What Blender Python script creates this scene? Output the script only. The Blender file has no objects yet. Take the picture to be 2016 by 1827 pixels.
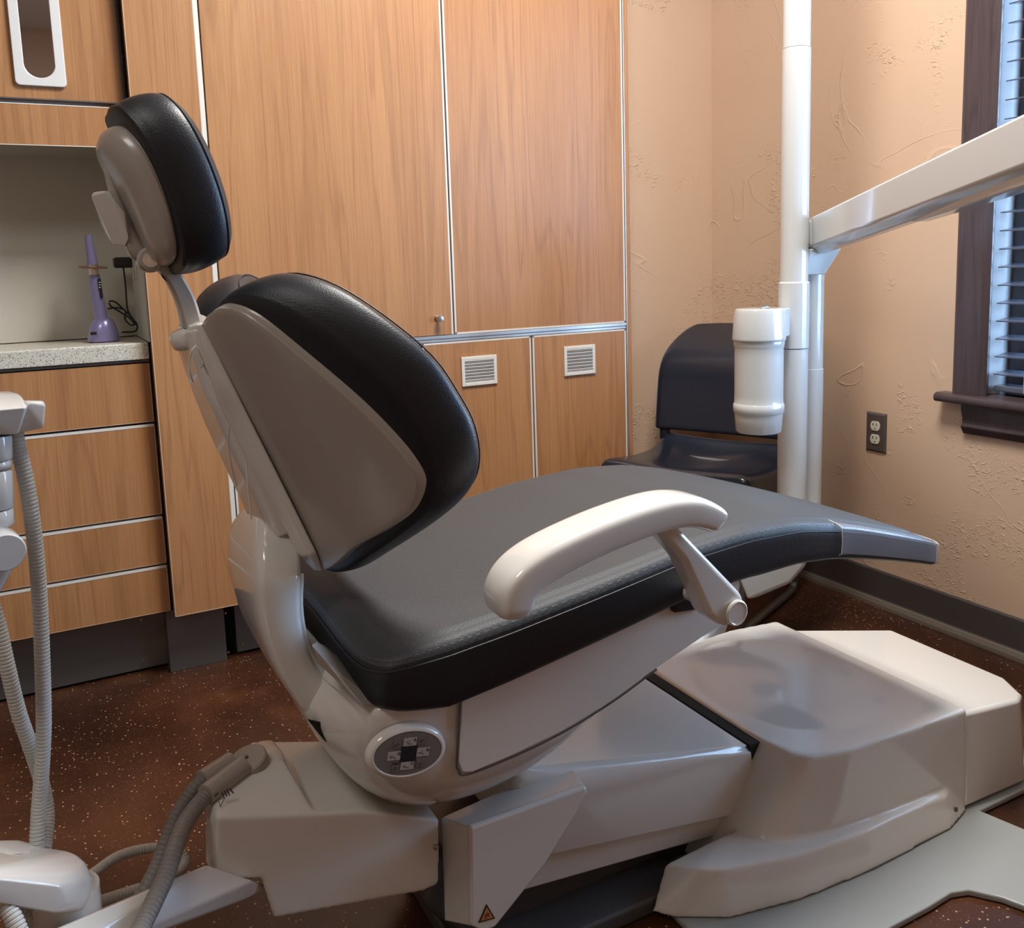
import bpy, bmesh, math, random
from mathutils import Vector, Matrix
random.seed(7)
C = bpy.context.scene.collection
PI = math.pi
# ------------------------------------------------------------------ camera
F_PX, CX, CY = 1755.3, 1008.0, 763.5
YAW, PITCH, ROLL, H = .4817, .1368, .032, 1.04
def _rows():
    sy, cy = math.sin(YAW), math.cos(YAW); sp, cp = math.sin(PITCH), math.cos(PITCH)
    sr, cr = math.sin(ROLL), math.cos(ROLL)
    fwd = Vector((sy*cp, cy*cp, -sp)); right = Vector((cy, -sy, 0)); down = fwd.cross(right)
    return cr*right+sr*down, -sr*right+cr*down, fwd
RX, RY, RZ = _rows()
EYE = Vector((0, 0, H))
cam = bpy.data.cameras.new('camera'); camo = bpy.data.objects.new('camera', cam); C.objects.link(camo)
m3 = Matrix((RX, -RY, -RZ)).transposed()
camo.matrix_world = Matrix.Translation(EYE) @ m3.to_4x4()
cam.sensor_width = 36; cam.sensor_fit = 'HORIZONTAL'; cam.lens = F_PX/2016*36
cam.shift_y = (CY-913.5)/2016; cam.clip_start = .02; cam.clip_end = 60
bpy.context.scene.camera = camo
def at(px, py, v, ax=1):
    """point of the place seen at a pixel of the photo, on the plane x/y/z = v"""
    d = RX*((px-CX)/F_PX)+RY*((py-CY)/F_PX)+RZ
    return EYE+d*((v-EYE[ax])/d[ax])
# ------------------------------------------------------------------ light and exposure
sc = bpy.context.scene
sc.view_settings.view_transform = 'Standard'; sc.view_settings.look = 'None'
sc.view_settings.exposure = 0.0; sc.view_settings.gamma = 1
try: sc.view_settings.use_curve_mapping = False
except Exception: pass
w = bpy.data.worlds.new('sky'); sc.world = w; w.use_nodes = True
bg = w.node_tree.nodes['Background']; bg.inputs[0].default_value = (.42, .66, 1, 1); bg.inputs[1].default_value = 22.0
def area(name, loc, sx, sy, power, col, rot=(0, 0, 0), portal=False):
    l = bpy.data.lights.new(name, 'AREA'); l.shape = 'RECTANGLE'; l.size = sx; l.size_y = sy; l.energy = power; l.color = col
    o = bpy.data.objects.new(name, l); C.objects.link(o); o.location = loc; o.rotation_euler = rot
    if portal: l.cycles.is_portal = True
    return o
area('ceiling_lamp', (1.08, 1.22, 2.69), .6, .6, 68, (1, .97, .93))
area('ceiling_lamp', (-.9, .4, 2.69), .6, .6, 14, (1, .97, .93))
area('window_portal', (2.29, .83, 1.43), 1.52, 1.26, 1, (1, 1, 1), (0, PI/2, 0), True)
# ------------------------------------------------------------------ materials
def new_mat(name):
    m = bpy.data.materials.new(name); m.use_nodes = True
    nt = m.node_tree; return m, nt, nt.nodes['Principled BSDF']
def plain(name, col, rough=.5, metal=0, coat=0, bump=0, bscale=300, spec=.5, tint=None, ior=None):
    m, nt, b = new_mat(name)
    b.inputs['Base Color'].default_value = (*col, 1); b.inputs['Roughness'].default_value = rough
    b.inputs['Metallic'].default_value = metal; b.inputs['Coat Weight'].default_value = coat
    b.inputs['Coat Roughness'].default_value = .06; b.inputs['Specular IOR Level'].default_value = spec
    if bump:
        tc = nt.nodes.new('ShaderNodeTexCoord')
        n = nt.nodes.new('ShaderNodeTexNoise'); n.inputs['Scale'].default_value = bscale; n.inputs['Detail'].default_value = 4
        nt.links.new(tc.outputs['Object'], n.inputs['Vector'])
        bp = nt.nodes.new('ShaderNodeBump'); bp.inputs['Strength'].default_value = bump; bp.inputs['Distance'].default_value = .002
        nt.links.new(n.outputs['Fac'], bp.inputs['Height']); nt.links.new(bp.outputs[0], b.inputs['Normal'])
    return m
def ramp(nt, fac, stops):
    r = nt.nodes.new('ShaderNodeValToRGB'); e = r.color_ramp.elements
    while len(e) < len(stops): e.new(.5)
    for k, (p, c) in enumerate(stops):
        e[k].position = p; e[k].color = (*c, 1) if len(c) == 3 else c
    nt.links.new(fac, r.inputs[0]); return r.outputs[0]
def mapping(nt, scale, out='Object', loc=(0, 0, 0)):
    tc = nt.nodes.new('ShaderNodeTexCoord'); mp = nt.nodes.new('ShaderNodeMapping')
    mp.inputs['Scale'].default_value = scale; mp.inputs['Location'].default_value = loc
    nt.links.new(tc.outputs[out], mp.inputs[0]); return mp.outputs[0]
def noise(nt, vec, scale, detail=4, rough=.5, dist=0):
    n = nt.nodes.new('ShaderNodeTexNoise'); n.inputs['Scale'].default_value = scale; n.inputs['Detail'].default_value = detail
    n.inputs['Roughness'].default_value = rough; n.inputs['Distortion'].default_value = dist
    nt.links.new(vec, n.inputs['Vector']); return n.outputs['Fac']
def mixc(nt, fac, a, b, mode='MIX'):
    m = nt.nodes.new('ShaderNodeMix'); m.data_type = 'RGBA'; m.blend_type = mode
    for s, v in ((0, fac), (6, a), (7, b)):
        if hasattr(v, 'is_linked'): nt.links.new(v, m.inputs[s])
        else: m.inputs[s].default_value = v if s == 0 else (*v, 1)
    return m.outputs[2]
def math_(nt, op, a, b=0.0, c=None):
    m = nt.nodes.new('ShaderNodeMath'); m.operation = op
    for k, v in enumerate((a, b) if c is None else (a, b, c)):
        if hasattr(v, 'is_linked'): nt.links.new(v, m.inputs[k])
        else: m.inputs[k].default_value = v
    return m.outputs[0]
def bumped(nt, b, h, strength, dist=.002):
    bp = nt.nodes.new('ShaderNodeBump'); bp.inputs['Strength'].default_value = strength; bp.inputs['Distance'].default_value = dist
    nt.links.new(h, bp.inputs['Height']); nt.links.new(bp.outputs[0], b.inputs['Normal'])
def wood_mat(name, c1, c2, c3, loc=(0, 0, 0), rough=.38, k=1.0):
    m, nt, b = new_mat(name)
    v = mapping(nt, (1, 1, .055), loc=loc)
    big = noise(nt, v, 7*k, 3, .5, .6)
    g = math_(nt, 'SINE', math_(nt, 'MULTIPLY', big, 60.0))
    g = math_(nt, 'MULTIPLY_ADD', g, .5, .5)
    g = math_(nt, 'POWER', g, 6.0)
    v2 = mapping(nt, (1, 1, .02), loc=loc)
    fine = noise(nt, v2, 260*k, 5, .65)
    broad = noise(nt, mapping(nt, (1, 1, .03), loc=loc), 11*k, 3, .5)
    base = ramp(nt, broad, [(.3, c2), (.7, c1)])
    base = mixc(nt, math_(nt, 'MULTIPLY', g, .42), base, c3)
    fl = ramp(nt, fine, [(.36, (0, 0, 0)), (.62, (1, 1, 1))])
    base = mixc(nt, .30, base, mixc(nt, fl, c3, c1))
    nt.links.new(base, b.inputs['Base Color']); b.inputs['Roughness'].default_value = rough
    bumped(nt, b, fine, .06, .001)
    return m
M = {}
WC = ((.50, .250, .105), (.41, .190, .075), (.25, .105, .040))
M['wood'] = wood_mat('cherry_laminate', *WC)
M['wood2'] = wood_mat('cherry_laminate_b', *WC, loc=(.7, 0, .9))
M['wood3'] = wood_mat('cherry_laminate_c', *WC, loc=(2.1, 0, .3))
M['trimwood'] = wood_mat('dark_stained_wood', (.085, .058, .060), (.060, .040, .042), (.028, .019, .019), rough=.28, k=1.4)
M['edge'] = plain('pale_edge_band', (.74, .70, .62), .35)
M['alu'] = plain('brushed_aluminium', (.62, .60, .57), .3, .9)
M['thinedge'] = plain('tan_edge_band', (.55, .38, .25), .45)
M['gap'] = plain('shadow_black', (.012, .011, .010), .8)
M['toe'] = plain('brushed_grey_metal', (.20, .195, .19), .38, .75)
M['chrome'] = plain('satin_nickel', (.6, .57, .52), .22, 1)
M['grey_lam'] = plain('grey_laminate', (.60, .58, .51), .5)
M['white'] = plain('gloss_offwhite_plastic', (.75, .725, .68), .13, coat=.5)
M['white2'] = plain('satin_white_plastic', (.76, .74, .70), .3)
M['enamel'] = plain('white_enamel', (.62, .64, .64), .16, coat=.5)
M['greige'] = plain('grey_beige_plastic', (.40, .36, .32), .3, coat=.2)  # also carries the shade on the backrest and headrest shells as a darker tone
M['taupe'] = plain('gloss_taupe_shell', (.22, .195, .18), .07, coat=.8)
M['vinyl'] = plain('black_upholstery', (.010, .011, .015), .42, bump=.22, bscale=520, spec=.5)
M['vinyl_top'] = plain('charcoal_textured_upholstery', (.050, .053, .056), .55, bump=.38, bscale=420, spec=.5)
M['thread'] = plain('grey_thread', (.028, .029, .034), .5)
M['edge_thread'] = plain('pale_thread', (.13, .135, .14), .6)
M['black'] = plain('black_plastic', (.014, .014, .017), .3)
M['navyblack'] = plain('black_moulded_plastic', (.009, .013, .024), .27, coat=.15, spec=.6)
M['rubber'] = plain('dark_rubber', (.035, .034, .036), .6)
M['graypl'] = plain('grey_base_plate', (.36, .375, .365), .33, coat=.2)
M['darkgrey'] = plain('dark_grey_housing', (.085, .08, .08), .42)
M['screen'] = plain('dark_display', (.02, .022, .028), .25)
M['membrane'] = plain('grey_keypad_membrane', (.19, .175, .165), .4)
M['key'] = plain('pale_key', (.46, .43, .40), .4)
M['key_dim'] = plain('key_outline', (.13, .12, .115), .4)
M['ink'] = plain('black_ink', (.02, .018, .018), .5)
M['hose'] = plain('pale_grey_hose', (.56, .56, .53), .4)
M['hose_d'] = plain('grey_hose', (.24, .215, .20), .5)
M['purple'] = plain('violet_metallic', (.27, .25, .48), .28, .3, coat=.5)
M['silver'] = plain('silver_ring', (.7, .66, .6), .2, 1)
M['amber'] = plain('brown_shield', (.16, .04, .015), .2)
M['ivory'] = plain('ivory_plastic', (.66, .62, .5), .35)
M['brownplate'] = plain('brown_plate', (.085, .068, .062), .4)
M['orange'] = plain('orange_sticker', (.62, .22, .07), .5)
M['basebrown'] = plain('brown_vinyl_base', (.065, .052, .048), .42)
M['basebeige'] = plain('base_toe_beige', (.17, .14, .11), .5)
M['ceil'] = plain('ceiling_white', (.78, .75, .70), .8)
M['varnish'] = plain('varnished_dark_wood', (.05, .03, .028), .10, coat=1)
M['jamb'] = plain('painted_jamb', (.62, .64, .66), .18, coat=.5)
M['blind'] = plain('dark_blind_slat', (.09, .10, .14), .25, coat=.3)
M['mirror'] = plain('mirror', (.8, .8, .8), .03, 1)
def m_wall():
    m, nt, b = new_mat('peach_trowelled_plaster')
    v = mapping(nt, (1, 1, 1))
    n1 = noise(nt, v, 2.2, 2, .5, 1.2)
    ridge = math_(nt, 'ABSOLUTE', math_(nt, 'SUBTRACT', n1, .5))
    ridge = ramp(nt, ridge, [(0, (1, 1, 1)), (.006, (0, 0, 0))])
    mask = ramp(nt, noise(nt, v, 1.7, 1, .5, 0), [(.47, (0, 0, 0)), (.55, (1, 1, 1))])
    n2 = noise(nt, mapping(nt, (1, 1, 1), loc=(5, 3, 1)), 3.4, 1, .5, 1.8)
    r2 = ramp(nt, math_(nt, 'ABSOLUTE', math_(nt, 'SUBTRACT', n2, .47)), [(0, (1, 1, 1)), (.008, (0, 0, 0))])
    sc_ = noise(nt, mapping(nt, (1, 1, 1.6)), 70, 2, .5, .8)
    sc_ = ramp(nt, sc_, [(.55, (0, 0, 0)), (.68, (1, 1, 1))])
    smask = ramp(nt, noise(nt, mapping(nt, (1, 1, 1), loc=(2, 9, 4)), 4.2, 2, .5, .8), [(.56, (0, 0, 0)), (.66, (1, 1, 1))])
    fine = noise(nt, v, 160, 3, .5)
    h = math_(nt, 'ADD', math_(nt, 'MULTIPLY', ridge, mask), math_(nt, 'MULTIPLY', r2, math_(nt, 'SUBTRACT', 1.0, mask)))
    mk = ramp(nt, noise(nt, mapping(nt, (1, 1, 1), loc=(7, 1, 2)), 3.1, 2, .5, .4), [(.50, (0, 0, 0)), (.62, (1, 1, 1))])
    h = math_(nt, 'ADD', math_(nt, 'MULTIPLY', math_(nt, 'MULTIPLY', h, mk), .55), math_(nt, 'MULTIPLY', math_(nt, 'MULTIPLY', sc_, smask), .8))
    h = math_(nt, 'ADD', h, math_(nt, 'MULTIPLY', fine, .06))
    col = ramp(nt, noise(nt, v, 1.3, 3, .5), [(.3, (.60, .425, .295)), (.7, (.65, .47, .34))])
    nt.links.new(col, b.inputs['Base Color']); b.inputs['Roughness'].default_value = .42
    bumped(nt, b, h, .75, .003); return m
M['wall'] = m_wall()
def m_floor():
    m, nt, b = new_mat('stained_speckled_concrete')
    v = mapping(nt, (1, 1, 1))
    base = ramp(nt, noise(nt, v, 2.6, 6, .62, .6), [(.3, (.026, .009, .005)), (.5, (.055, .019, .009)), (.63, (.090, .032, .014)), (.78, (.17, .07, .026))])
    vo = nt.nodes.new('ShaderNodeTexVoronoi'); vo.inputs['Scale'].default_value = 120; nt.links.new(v, vo.inputs['Vector'])
    spot = ramp(nt, vo.outputs['Distance'], [(.16, (1, 1, 1)), (.26, (0, 0, 0))])
    sep = nt.nodes.new('ShaderNodeSeparateColor'); nt.links.new(vo.outputs['Color'], sep.inputs[0])
    keep = math_(nt, 'GREATER_THAN', sep.outputs[0], math_(nt, 'MULTIPLY_ADD', noise(nt, v, 1.8, 2, .5), -.9, 1.22))
    f = math_(nt, 'MULTIPLY', spot, keep)
    vo2 = nt.nodes.new('ShaderNodeTexVoronoi'); vo2.inputs['Scale'].default_value = 260; nt.links.new(v, vo2.inputs['Vector'])
    sp2 = ramp(nt, vo2.outputs['Distance'], [(.15, (1, 1, 1)), (.3, (0, 0, 0))])
    se2 = nt.nodes.new('ShaderNodeSeparateColor'); nt.links.new(vo2.outputs['Color'], se2.inputs[0])
    f2 = math_(nt, 'MULTIPLY', math_(nt, 'MULTIPLY', sp2, math_(nt, 'GREATER_THAN', se2.outputs[0], .82)), .6)
    col = mixc(nt, math_(nt, 'MULTIPLY', f, .9), base, (.55, .33, .19))
    col = mixc(nt, f2, col, (.42, .22, .12))
    nt.links.new(col, b.inputs['Base Color']); b.inputs['Roughness'].default_value = .3
    bumped(nt, b, noise(nt, v, 40, 3, .5), .05, .002); return m
M['floor'] = m_floor()
def m_counter():
    m, nt, b = new_mat('speckled_solid_surface')
    v = mapping(nt, (1, 1, 1)); col = (.62, .585, .48)
    for s, c, t in ((300, (.16, .13, .12), .70), (420, (.30, .22, .18), .62), (360, (.85, .83, .78), .72)):
        vo = nt.nodes.new('ShaderNodeTexVoronoi'); vo.inputs['Scale'].default_value = s; nt.links.new(v, vo.inputs['Vector'])
        se = nt.nodes.new('ShaderNodeSeparateColor'); nt.links.new(vo.outputs['Color'], se.inputs[0])
        f = math_(nt, 'MULTIPLY', math_(nt, 'GREATER_THAN', se.outputs[0], t), math_(nt, 'LESS_THAN', vo.outputs['Distance'], .38))
        col = mixc(nt, f, col, c)
    nt.links.new(col, b.inputs['Base Color']); b.inputs['Roughness'].default_value = .3; return m
M['counter'] = m_counter()
def m_clear():
    m, nt, b = new_mat('clear_plastic_film')
    out = nt.nodes['Material Output']
    tr = nt.nodes.new('ShaderNodeBsdfTransparent'); tr.inputs[0].default_value = (.93, .93, .95, 1)
    b.inputs['Base Color'].default_value = (.55, .53, .55, 1); b.inputs['Roughness'].default_value = .22
    mx = nt.nodes.new('ShaderNodeMixShader'); mx.inputs[0].default_value = .30
    nt.links.new(tr.outputs[0], mx.inputs[1]); nt.links.new(b.outputs[0], mx.inputs[2]); nt.links.new(mx.outputs[0], out.inputs[0])
    return m
M['film'] = m_clear()
def m_glass():
    m, nt, b = new_mat('window_glass')
    out = nt.nodes['Material Output']
    tr = nt.nodes.new('ShaderNodeBsdfTransparent'); gl = nt.nodes.new('ShaderNodeBsdfGlossy'); gl.inputs['Roughness'].default_value = .02
    mx = nt.nodes.new('ShaderNodeMixShader'); mx.inputs[0].default_value = .12
    nt.links.new(tr.outputs[0], mx.inputs[1]); nt.links.new(gl.outputs[0], mx.inputs[2]); nt.links.new(mx.outputs[0], out.inputs[0])
    return m
M['glass'] = m_glass()
# ------------------------------------------------------------------ mesh helpers
def fuse(name, pieces, mat, parent=None, voxel=.003, it=6):
    """several convex pieces moulded into one continuous shell"""
    bm = bmesh.new()
    for pts in pieces:
        b2 = bmesh.new()
        for p in pts: b2.verts.new(p)
        bmesh.ops.convex_hull(b2, input=b2.verts); bmesh.ops.recalc_face_normals(b2, faces=b2.faces)
        m_ = bpy.data.meshes.new('t'); b2.to_mesh(m_); b2.free(); bm.from_mesh(m_); bpy.data.meshes.remove(m_)
    me = bpy.data.meshes.new('mesh'); bm.to_mesh(me); bm.free()
    o = link(name, me, mat, parent, True)
    me.polygons.foreach_set('use_smooth', [True]*len(me.polygons))
    if 'sharp_edge' in me.attributes: me.attributes.remove(me.attributes['sharp_edge'])
    r = o.modifiers.new('remesh', 'REMESH'); r.mode = 'VOXEL'; r.voxel_size = voxel; r.use_smooth_shade = True
    sm = o.modifiers.new('smooth', 'SMOOTH'); sm.factor = .5; sm.iterations = it
    return o
def link(name, me, mat, parent=None, smooth=True, bevel=0, seg=2, sub=0, angle=40, wn=True):
    o = bpy.data.objects.new(name, me); C.objects.link(o)
    if mat: me.materials.append(M[mat] if isinstance(mat, str) else mat)
    if parent: o.parent = parent
    if smooth:
        me.polygons.foreach_set('use_smooth', [True]*len(me.polygons))
        if not bevel and not sub: me.set_sharp_from_angle(angle=math.radians(38))
    if bevel:
        b = o.modifiers.new('bevel', 'BEVEL'); b.width = bevel; b.segments = seg; b.limit_method = 'ANGLE'; b.angle_limit = math.radians(angle)
        b.harden_normals = False
        if wn:
            n = o.modifiers.new('wn', 'WEIGHTED_NORMAL'); n.keep_sharp = True
    if sub:
        s = o.modifiers.new('sub', 'SUBSURF'); s.levels = sub; s.render_levels = sub
    return o
def raw(vs, fs):
    me = bpy.data.meshes.new('mesh'); me.from_pydata([tuple(v) for v in vs], [], fs); me.update(); return fixn(me)
def fixn(me):
    bm = bmesh.new(); bm.from_mesh(me); bmesh.ops.recalc_face_normals(bm, faces=bm.faces); bm.to_mesh(me); bm.free(); return me
def join(parts):
    vs, fs = [], []
    for v, f in parts:
        n = len(vs); vs += list(v); fs += [tuple(i+n for i in q) for q in f]
    return raw(vs, fs)
def box_vf(a, b):
    x0, y0, z0 = a; x1, y1, z1 = b
    v = [(x0, y0, z0), (x1, y0, z0), (x1, y1, z0), (x0, y1, z0), (x0, y0, z1), (x1, y0, z1), (x1, y1, z1), (x0, y1, z1)]
    return v, [(0, 3, 2, 1), (4, 5, 6, 7), (0, 1, 5, 4), (1, 2, 6, 5), (2, 3, 7, 6), (3, 0, 4, 7)]
def box(name, a, b, mat, parent=None, bevel=.002, seg=2, smooth=True):
    return link(name, raw(*box_vf(a, b)), mat, parent, smooth and bevel > 0, bevel, seg)
def prism_vf(poly, axis, lo, hi):
    """poly = 2D points in the two other axes (x,z for axis 1; x,y for axis 2; y,z for axis 0)"""
    n = len(poly)
    def mk(p, h): return (p[0], h, p[1]) if axis == 1 else ((p[0], p[1], h) if axis == 2 else (h, p[0], p[1]))
    v = [mk(p, lo) for p in poly]+[mk(p, hi) for p in poly]
    f = [tuple(range(n)), tuple(range(2*n-1, n-1, -1))]+[(i, (i+1) % n, n+(i+1) % n, n+i) for i in range(n)]
    return v, f
def prism(name, poly, axis, lo, hi, mat, parent=None, bevel=.002, seg=2, **k):
    return link(name, raw(*prism_vf(poly, axis, lo, hi)), mat, parent, True, bevel, seg, **k)
def hull(name, pts, mat, parent=None, bevel=.004, seg=3, angle=12, **k):
    bm = bmesh.new()
    for p in pts: bm.verts.new(p)
    bmesh.ops.convex_hull(bm, input=bm.verts)
    bmesh.ops.dissolve_limit(bm, angle_limit=math.radians(3), verts=bm.verts, edges=bm.edges)
    me = bpy.data.meshes.new('mesh'); bm.to_mesh(me); bm.free(); fixn(me)
    return link(name, me, mat, parent, True, bevel, seg, angle=angle, **k)
def cat(p0, p1, p2, p3, t):
    return .5*((2*p1)+(p2-p0)*t+(2*p0-5*p1+4*p2-p3)*t*t+(3*p1-p0-3*p2+p3)*t**3)
def smooth_path(pts, n, closed=False):
    P = [Vector(p) for p in pts]; m = len(P); out = []
    segs = m if closed else m-1
    per = max(1, n//segs)
    for s in range(segs):
        g = lambda i: P[i % m] if closed else P[min(max(i, 0), m-1)]
        p0, p1, p2, p3 = g(s-1), g(s), g(s+1), g(s+2)
        if not closed and s == 0: p0 = p1*2-p2
        if not closed and s == segs-1: p3 = p2*2-p1
        for k in range(per): out.append(cat(p0, p1, p2, p3, k/per))
    if not closed: out.append(P[-1])
    return out
def loft_vf(rings, closed=True, caps=True):
    n = len(rings[0]); v = [p for r in rings for p in r]; f = []
    for i in range(len(rings)-1):
        for j in range(n if closed else n-1):
            k = (j+1) % n
            f.append((i*n+j, i*n+k, (i+1)*n+k, (i+1)*n+j))
    if caps:
        f.append(tuple(range(n))); f.append(tuple((len(rings)-1)*n+j for j in range(n-1, -1, -1)))
    return v, f
def loft(name, rings, mat, parent=None, sub=0, closed=True, caps=True, **k):
    return link(name, raw(*loft_vf(rings, closed, caps)), mat, parent, sub=sub, **k)
def tube_vf(path, r, n=12, ribs=0, amp=.12):
    """round tube along a list of points; ribs>0 makes a corrugated hose of that rib pitch"""
    P = [Vector(p) for p in path]
    if ribs:
        L = [0]
        for i in range(1, len(P)): L.append(L[-1]+(P[i]-P[i-1]).length)
        step = ribs/4; Q = []; s = 0; i = 0; rr = []; c = 0
        while s < L[-1]:
            while i < len(L)-2 and L[i+1] < s: i += 1
            t = (s-L[i])/max(1e-9, L[i+1]-L[i]); Q.append(P[i].lerp(P[i+1], t)); rr.append(1-amp*(1 if c % 4 == 0 else 0)); s += step; c += 1
        P = Q
    else: rr = [1]*len(P)
    rings = []; up = None
    for i, p in enumerate(P):
        t = (P[min(i+1, len(P)-1)]-P[max(i-1, 0)]).normalized()
        if up is None: up = Vector((0, 0, 1)) if abs(t.z) < .9 else Vector((1, 0, 0))
        u = (up-t*up.dot(t)).normalized(); up = u; v = t.cross(u)
        q = (r(i/(len(P)-1)) if callable(r) else r)*rr[i]
        rings.append([p+u*(q*math.cos(2*PI*k/n))+v*(q*math.sin(2*PI*k/n)) for k in range(n)])
    return loft_vf(rings)
def tube(name, path, r, mat, parent=None, n=14, smoothn=0, **k):
    if smoothn: path = smooth_path(path, smoothn)
    ribs = k.pop('ribs', 0); amp = k.pop('amp', .12)
    return link(name, raw(*tube_vf(path, r, n, ribs, amp)), mat, parent, **k)
def lathe_vf(prof, n=32, M4=None):
    rings = [[Vector((r*math.cos(2*PI*k/n), r*math.sin(2*PI*k/n), z)) for k in range(n)] for r, z in prof]
    if M4: rings = [[M4 @ p for p in rg] for rg in rings]
    return loft_vf(rings)
def lathe(name, prof, mat, parent=None, loc=(0, 0, 0), axis=None, n=32, bevel=0, **k):
    q = Vector(axis).to_track_quat('Z', 'Y').to_matrix().to_4x4() if axis else Matrix()
    return link(name, raw(*lathe_vf(prof, n, Matrix.Translation(loc) @ q)), mat, parent, bevel=bevel, **k)
def empty(name, loc, label, cat_, group=None):
    o = bpy.data.objects.new(name, None); C.objects.link(o); o.location = loc; o.empty_display_size = .05
    o['label'] = label; o['category'] = cat_
    if group: o['group'] = group
    bpy.context.view_layer.update()
    return o
def fix_parent():
    """meshes are modelled in world coordinates: move their vertices into the frame of their thing"""
    for o in list(C.objects):
        p = o.parent
        if p is None or o.type != 'MESH': continue
        root = p
        while root.parent: root = root.parent
        if root.type == 'EMPTY' and o.data.users == 1:
            o.data.transform(Matrix.Translation(-root.location))
def tag(o, label, cat_, group=None):
    o['label'] = label; o['category'] = cat_
    if group: o['group'] = group
    return o
def struct(o): o['kind'] = 'structure'; return o
def pillow_vf(outline, mapf, prof, N=64, c=(0, 0)):
    """closed cushion: outline (closed 2D points), mapf(a,b,t)->point, prof = list of (scale, t) from front centre to back centre"""
    O = smooth_path([(p[0], p[1], 0) for p in outline], N, True); rings = []
    for s, t in prof:
        rings.append([Vector(mapf(c[0]+(p.x-c[0])*s, c[1]+(p.y-c[1])*s, t)) for p in O])
    return loft_vf(rings)
def pillow(name, outline, mapf, prof, mat, parent=None, N=64, c=(0, 0), sub=0):
    pr = smooth_path([(a, b, 0) for a, b in prof], (len(prof)-1)*4)
    return link(name, raw(*pillow_vf(outline, mapf, [(p.x, p.y) for p in pr], N*2, c)), mat, parent, sub=sub)
def text(name, s, size, M4, mat, parent=None, depth=.0003):
    cu = bpy.data.curves.new('t', 'FONT'); cu.body = s; cu.size = size; cu.extrude = depth; cu.align_x = 'CENTER'; cu.align_y = 'CENTER'
    o = bpy.data.objects.new('t', cu); C.objects.link(o); bpy.context.view_layer.update()
    me = bpy.data.meshes.new_from_object(o.evaluated_get(bpy.context.evaluated_depsgraph_get()))
    bpy.data.objects.remove(o); me.transform(M4); return link(name, me, mat, parent, False)
def rrect(cx, cy, hx, hy, r, n=5):
    out = []
    for sx, sy, a0 in ((1, 1, 0), (-1, 1, 90), (-1, -1, 180), (1, -1, 270)):
        for k in range(n+1):
            a = math.radians(a0+90*k/n); out.append((cx+sx*(hx-r)+r*math.cos(a), cy+sy*(hy-r)+r*math.sin(a)))
    return out
# ================================================================== ROOM
WX, BY = 2.133, 2.51          # right wall, back wall
struct(box('floor', (-3, -2.2, -.05), (WX+.12, 2.9, 0), 'floor', bevel=0))
struct(box('ceiling', (-3, -2.2, 2.7), (WX+.12, 2.9, 2.75), 'ceil', bevel=0))
struct(box('wall_back', (1.69, BY, 0), (WX+.12, BY+.1, 2.7), 'wall', bevel=0))
struct(box('wall_rear', (-3, 2.78, 0), (1.69, 2.9, 2.7), 'wall', bevel=0))
struct(box('wall_left', (-3.1, -2.2, 0), (-3, 2.9, 2.7), 'wall', bevel=0))
struct(box('wall_front', (-3.1, -2.3, 0), (WX+.12, -2.2, 2.7), 'wall', bevel=0))
# right wall with a window opening  (opening: y .24..1.395, z .70..2.25)
OY0, OY1, OZ0, OZ1 = .20, 1.457, .66, 2.20
struct(link('wall_right', join([box_vf((WX, -2.2, 0), (WX+.14, OY0, 2.7)), box_vf((WX, OY1, 0), (WX+.14, BY, 2.7)),
      box_vf((WX, OY0, 0), (WX+.14, OY1, OZ0)), box_vf((WX, OY0, OZ1), (WX+.14, OY1, 2.7))]), 'wall', smooth=False))
# baseboard
struct(link('baseboard_right', raw(*prism_vf([(0, 0), (-.014, 0), (-.014, .016), (-.008, .026), (-.008, .104), (-.005, .108), (0, .108)], 1, -2.2, BY)), 'basebrown', smooth=False))
bpy.data.objects['baseboard_right'].location.x = WX
struct(link('trim_1', raw(*prism_vf([(0, 0), (-.020, 0), (-.020, .010), (-.016, .022), (0, .024)], 1, -2.2, BY)), 'basebeige', smooth=False)).location.x = WX
# ------------------------------------------------------------------ window
win = empty('window', (WX, .8, OZ0), 'dark stained wooden window with closed-in blind on the right wall above the outlet', 'window')
win.name = 'window_1'; win['kind'] = 'structure'
def wpart(n, a, b, mat='trimwood', bev=.003): return box(n, a, b, mat, win, bev)
def cprof(y0, z0, z1):
    poly = [(y0, WX), (y0, WX-.016), (y0-.010, WX-.022), (y0-.024, WX-.019), (y0-.072, WX-.019), (y0-.080, WX-.014), (y0-.092, WX-.010), (y0-.092, WX)]
    v, f = prism_vf(poly, 2, z0, z1)
    link('casing', raw([(p[1], p[0], p[2]) for p in v], f), 'trimwood', win, True, .002)
cprof(1.531, .667, 2.24)
wpart('casing', (WX-.019, .11, .667), (WX, .215, 2.24)); wpart('casing', (WX-.019, .11, 2.18), (WX, 1.439, 2.29))
prism('sill', [(WX+.10, .668), (WX-.034, .668), (WX-.042, .664), (WX-.045, .655), (WX-.043, .646), (WX-.036, .643), (WX+.10, .643)], 1, .07, 1.567, 'trimwood', win, .003)
prism('apron', [(WX, .644), (WX-.022, .644), (WX-.021, .625), (WX-.015, .605), (WX-.015, .590), (WX-.020, .586), (WX-.020, .580), (WX-.009, .562), (WX, .562)], 1, .11, 1.500, 'trimwood', win, .0015)
box('jamb', (WX+.001, 1.4535, .668), (WX+.12, 1.470, 2.2), 'jamb', win, .001)
box('jamb_groove', (WX+.012, 1.453, .668), (WX+.0135, 1.4537, 2.2), 'toe', win, 0)
box('jamb', (WX+.001, .20, .668), (WX+.12, .216, 2.2), 'varnish', win, .001)
box('sash', (WX+.094, .215, .668), (WX+.118, 1.453, .72), 'trimwood', win, .002)
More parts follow.
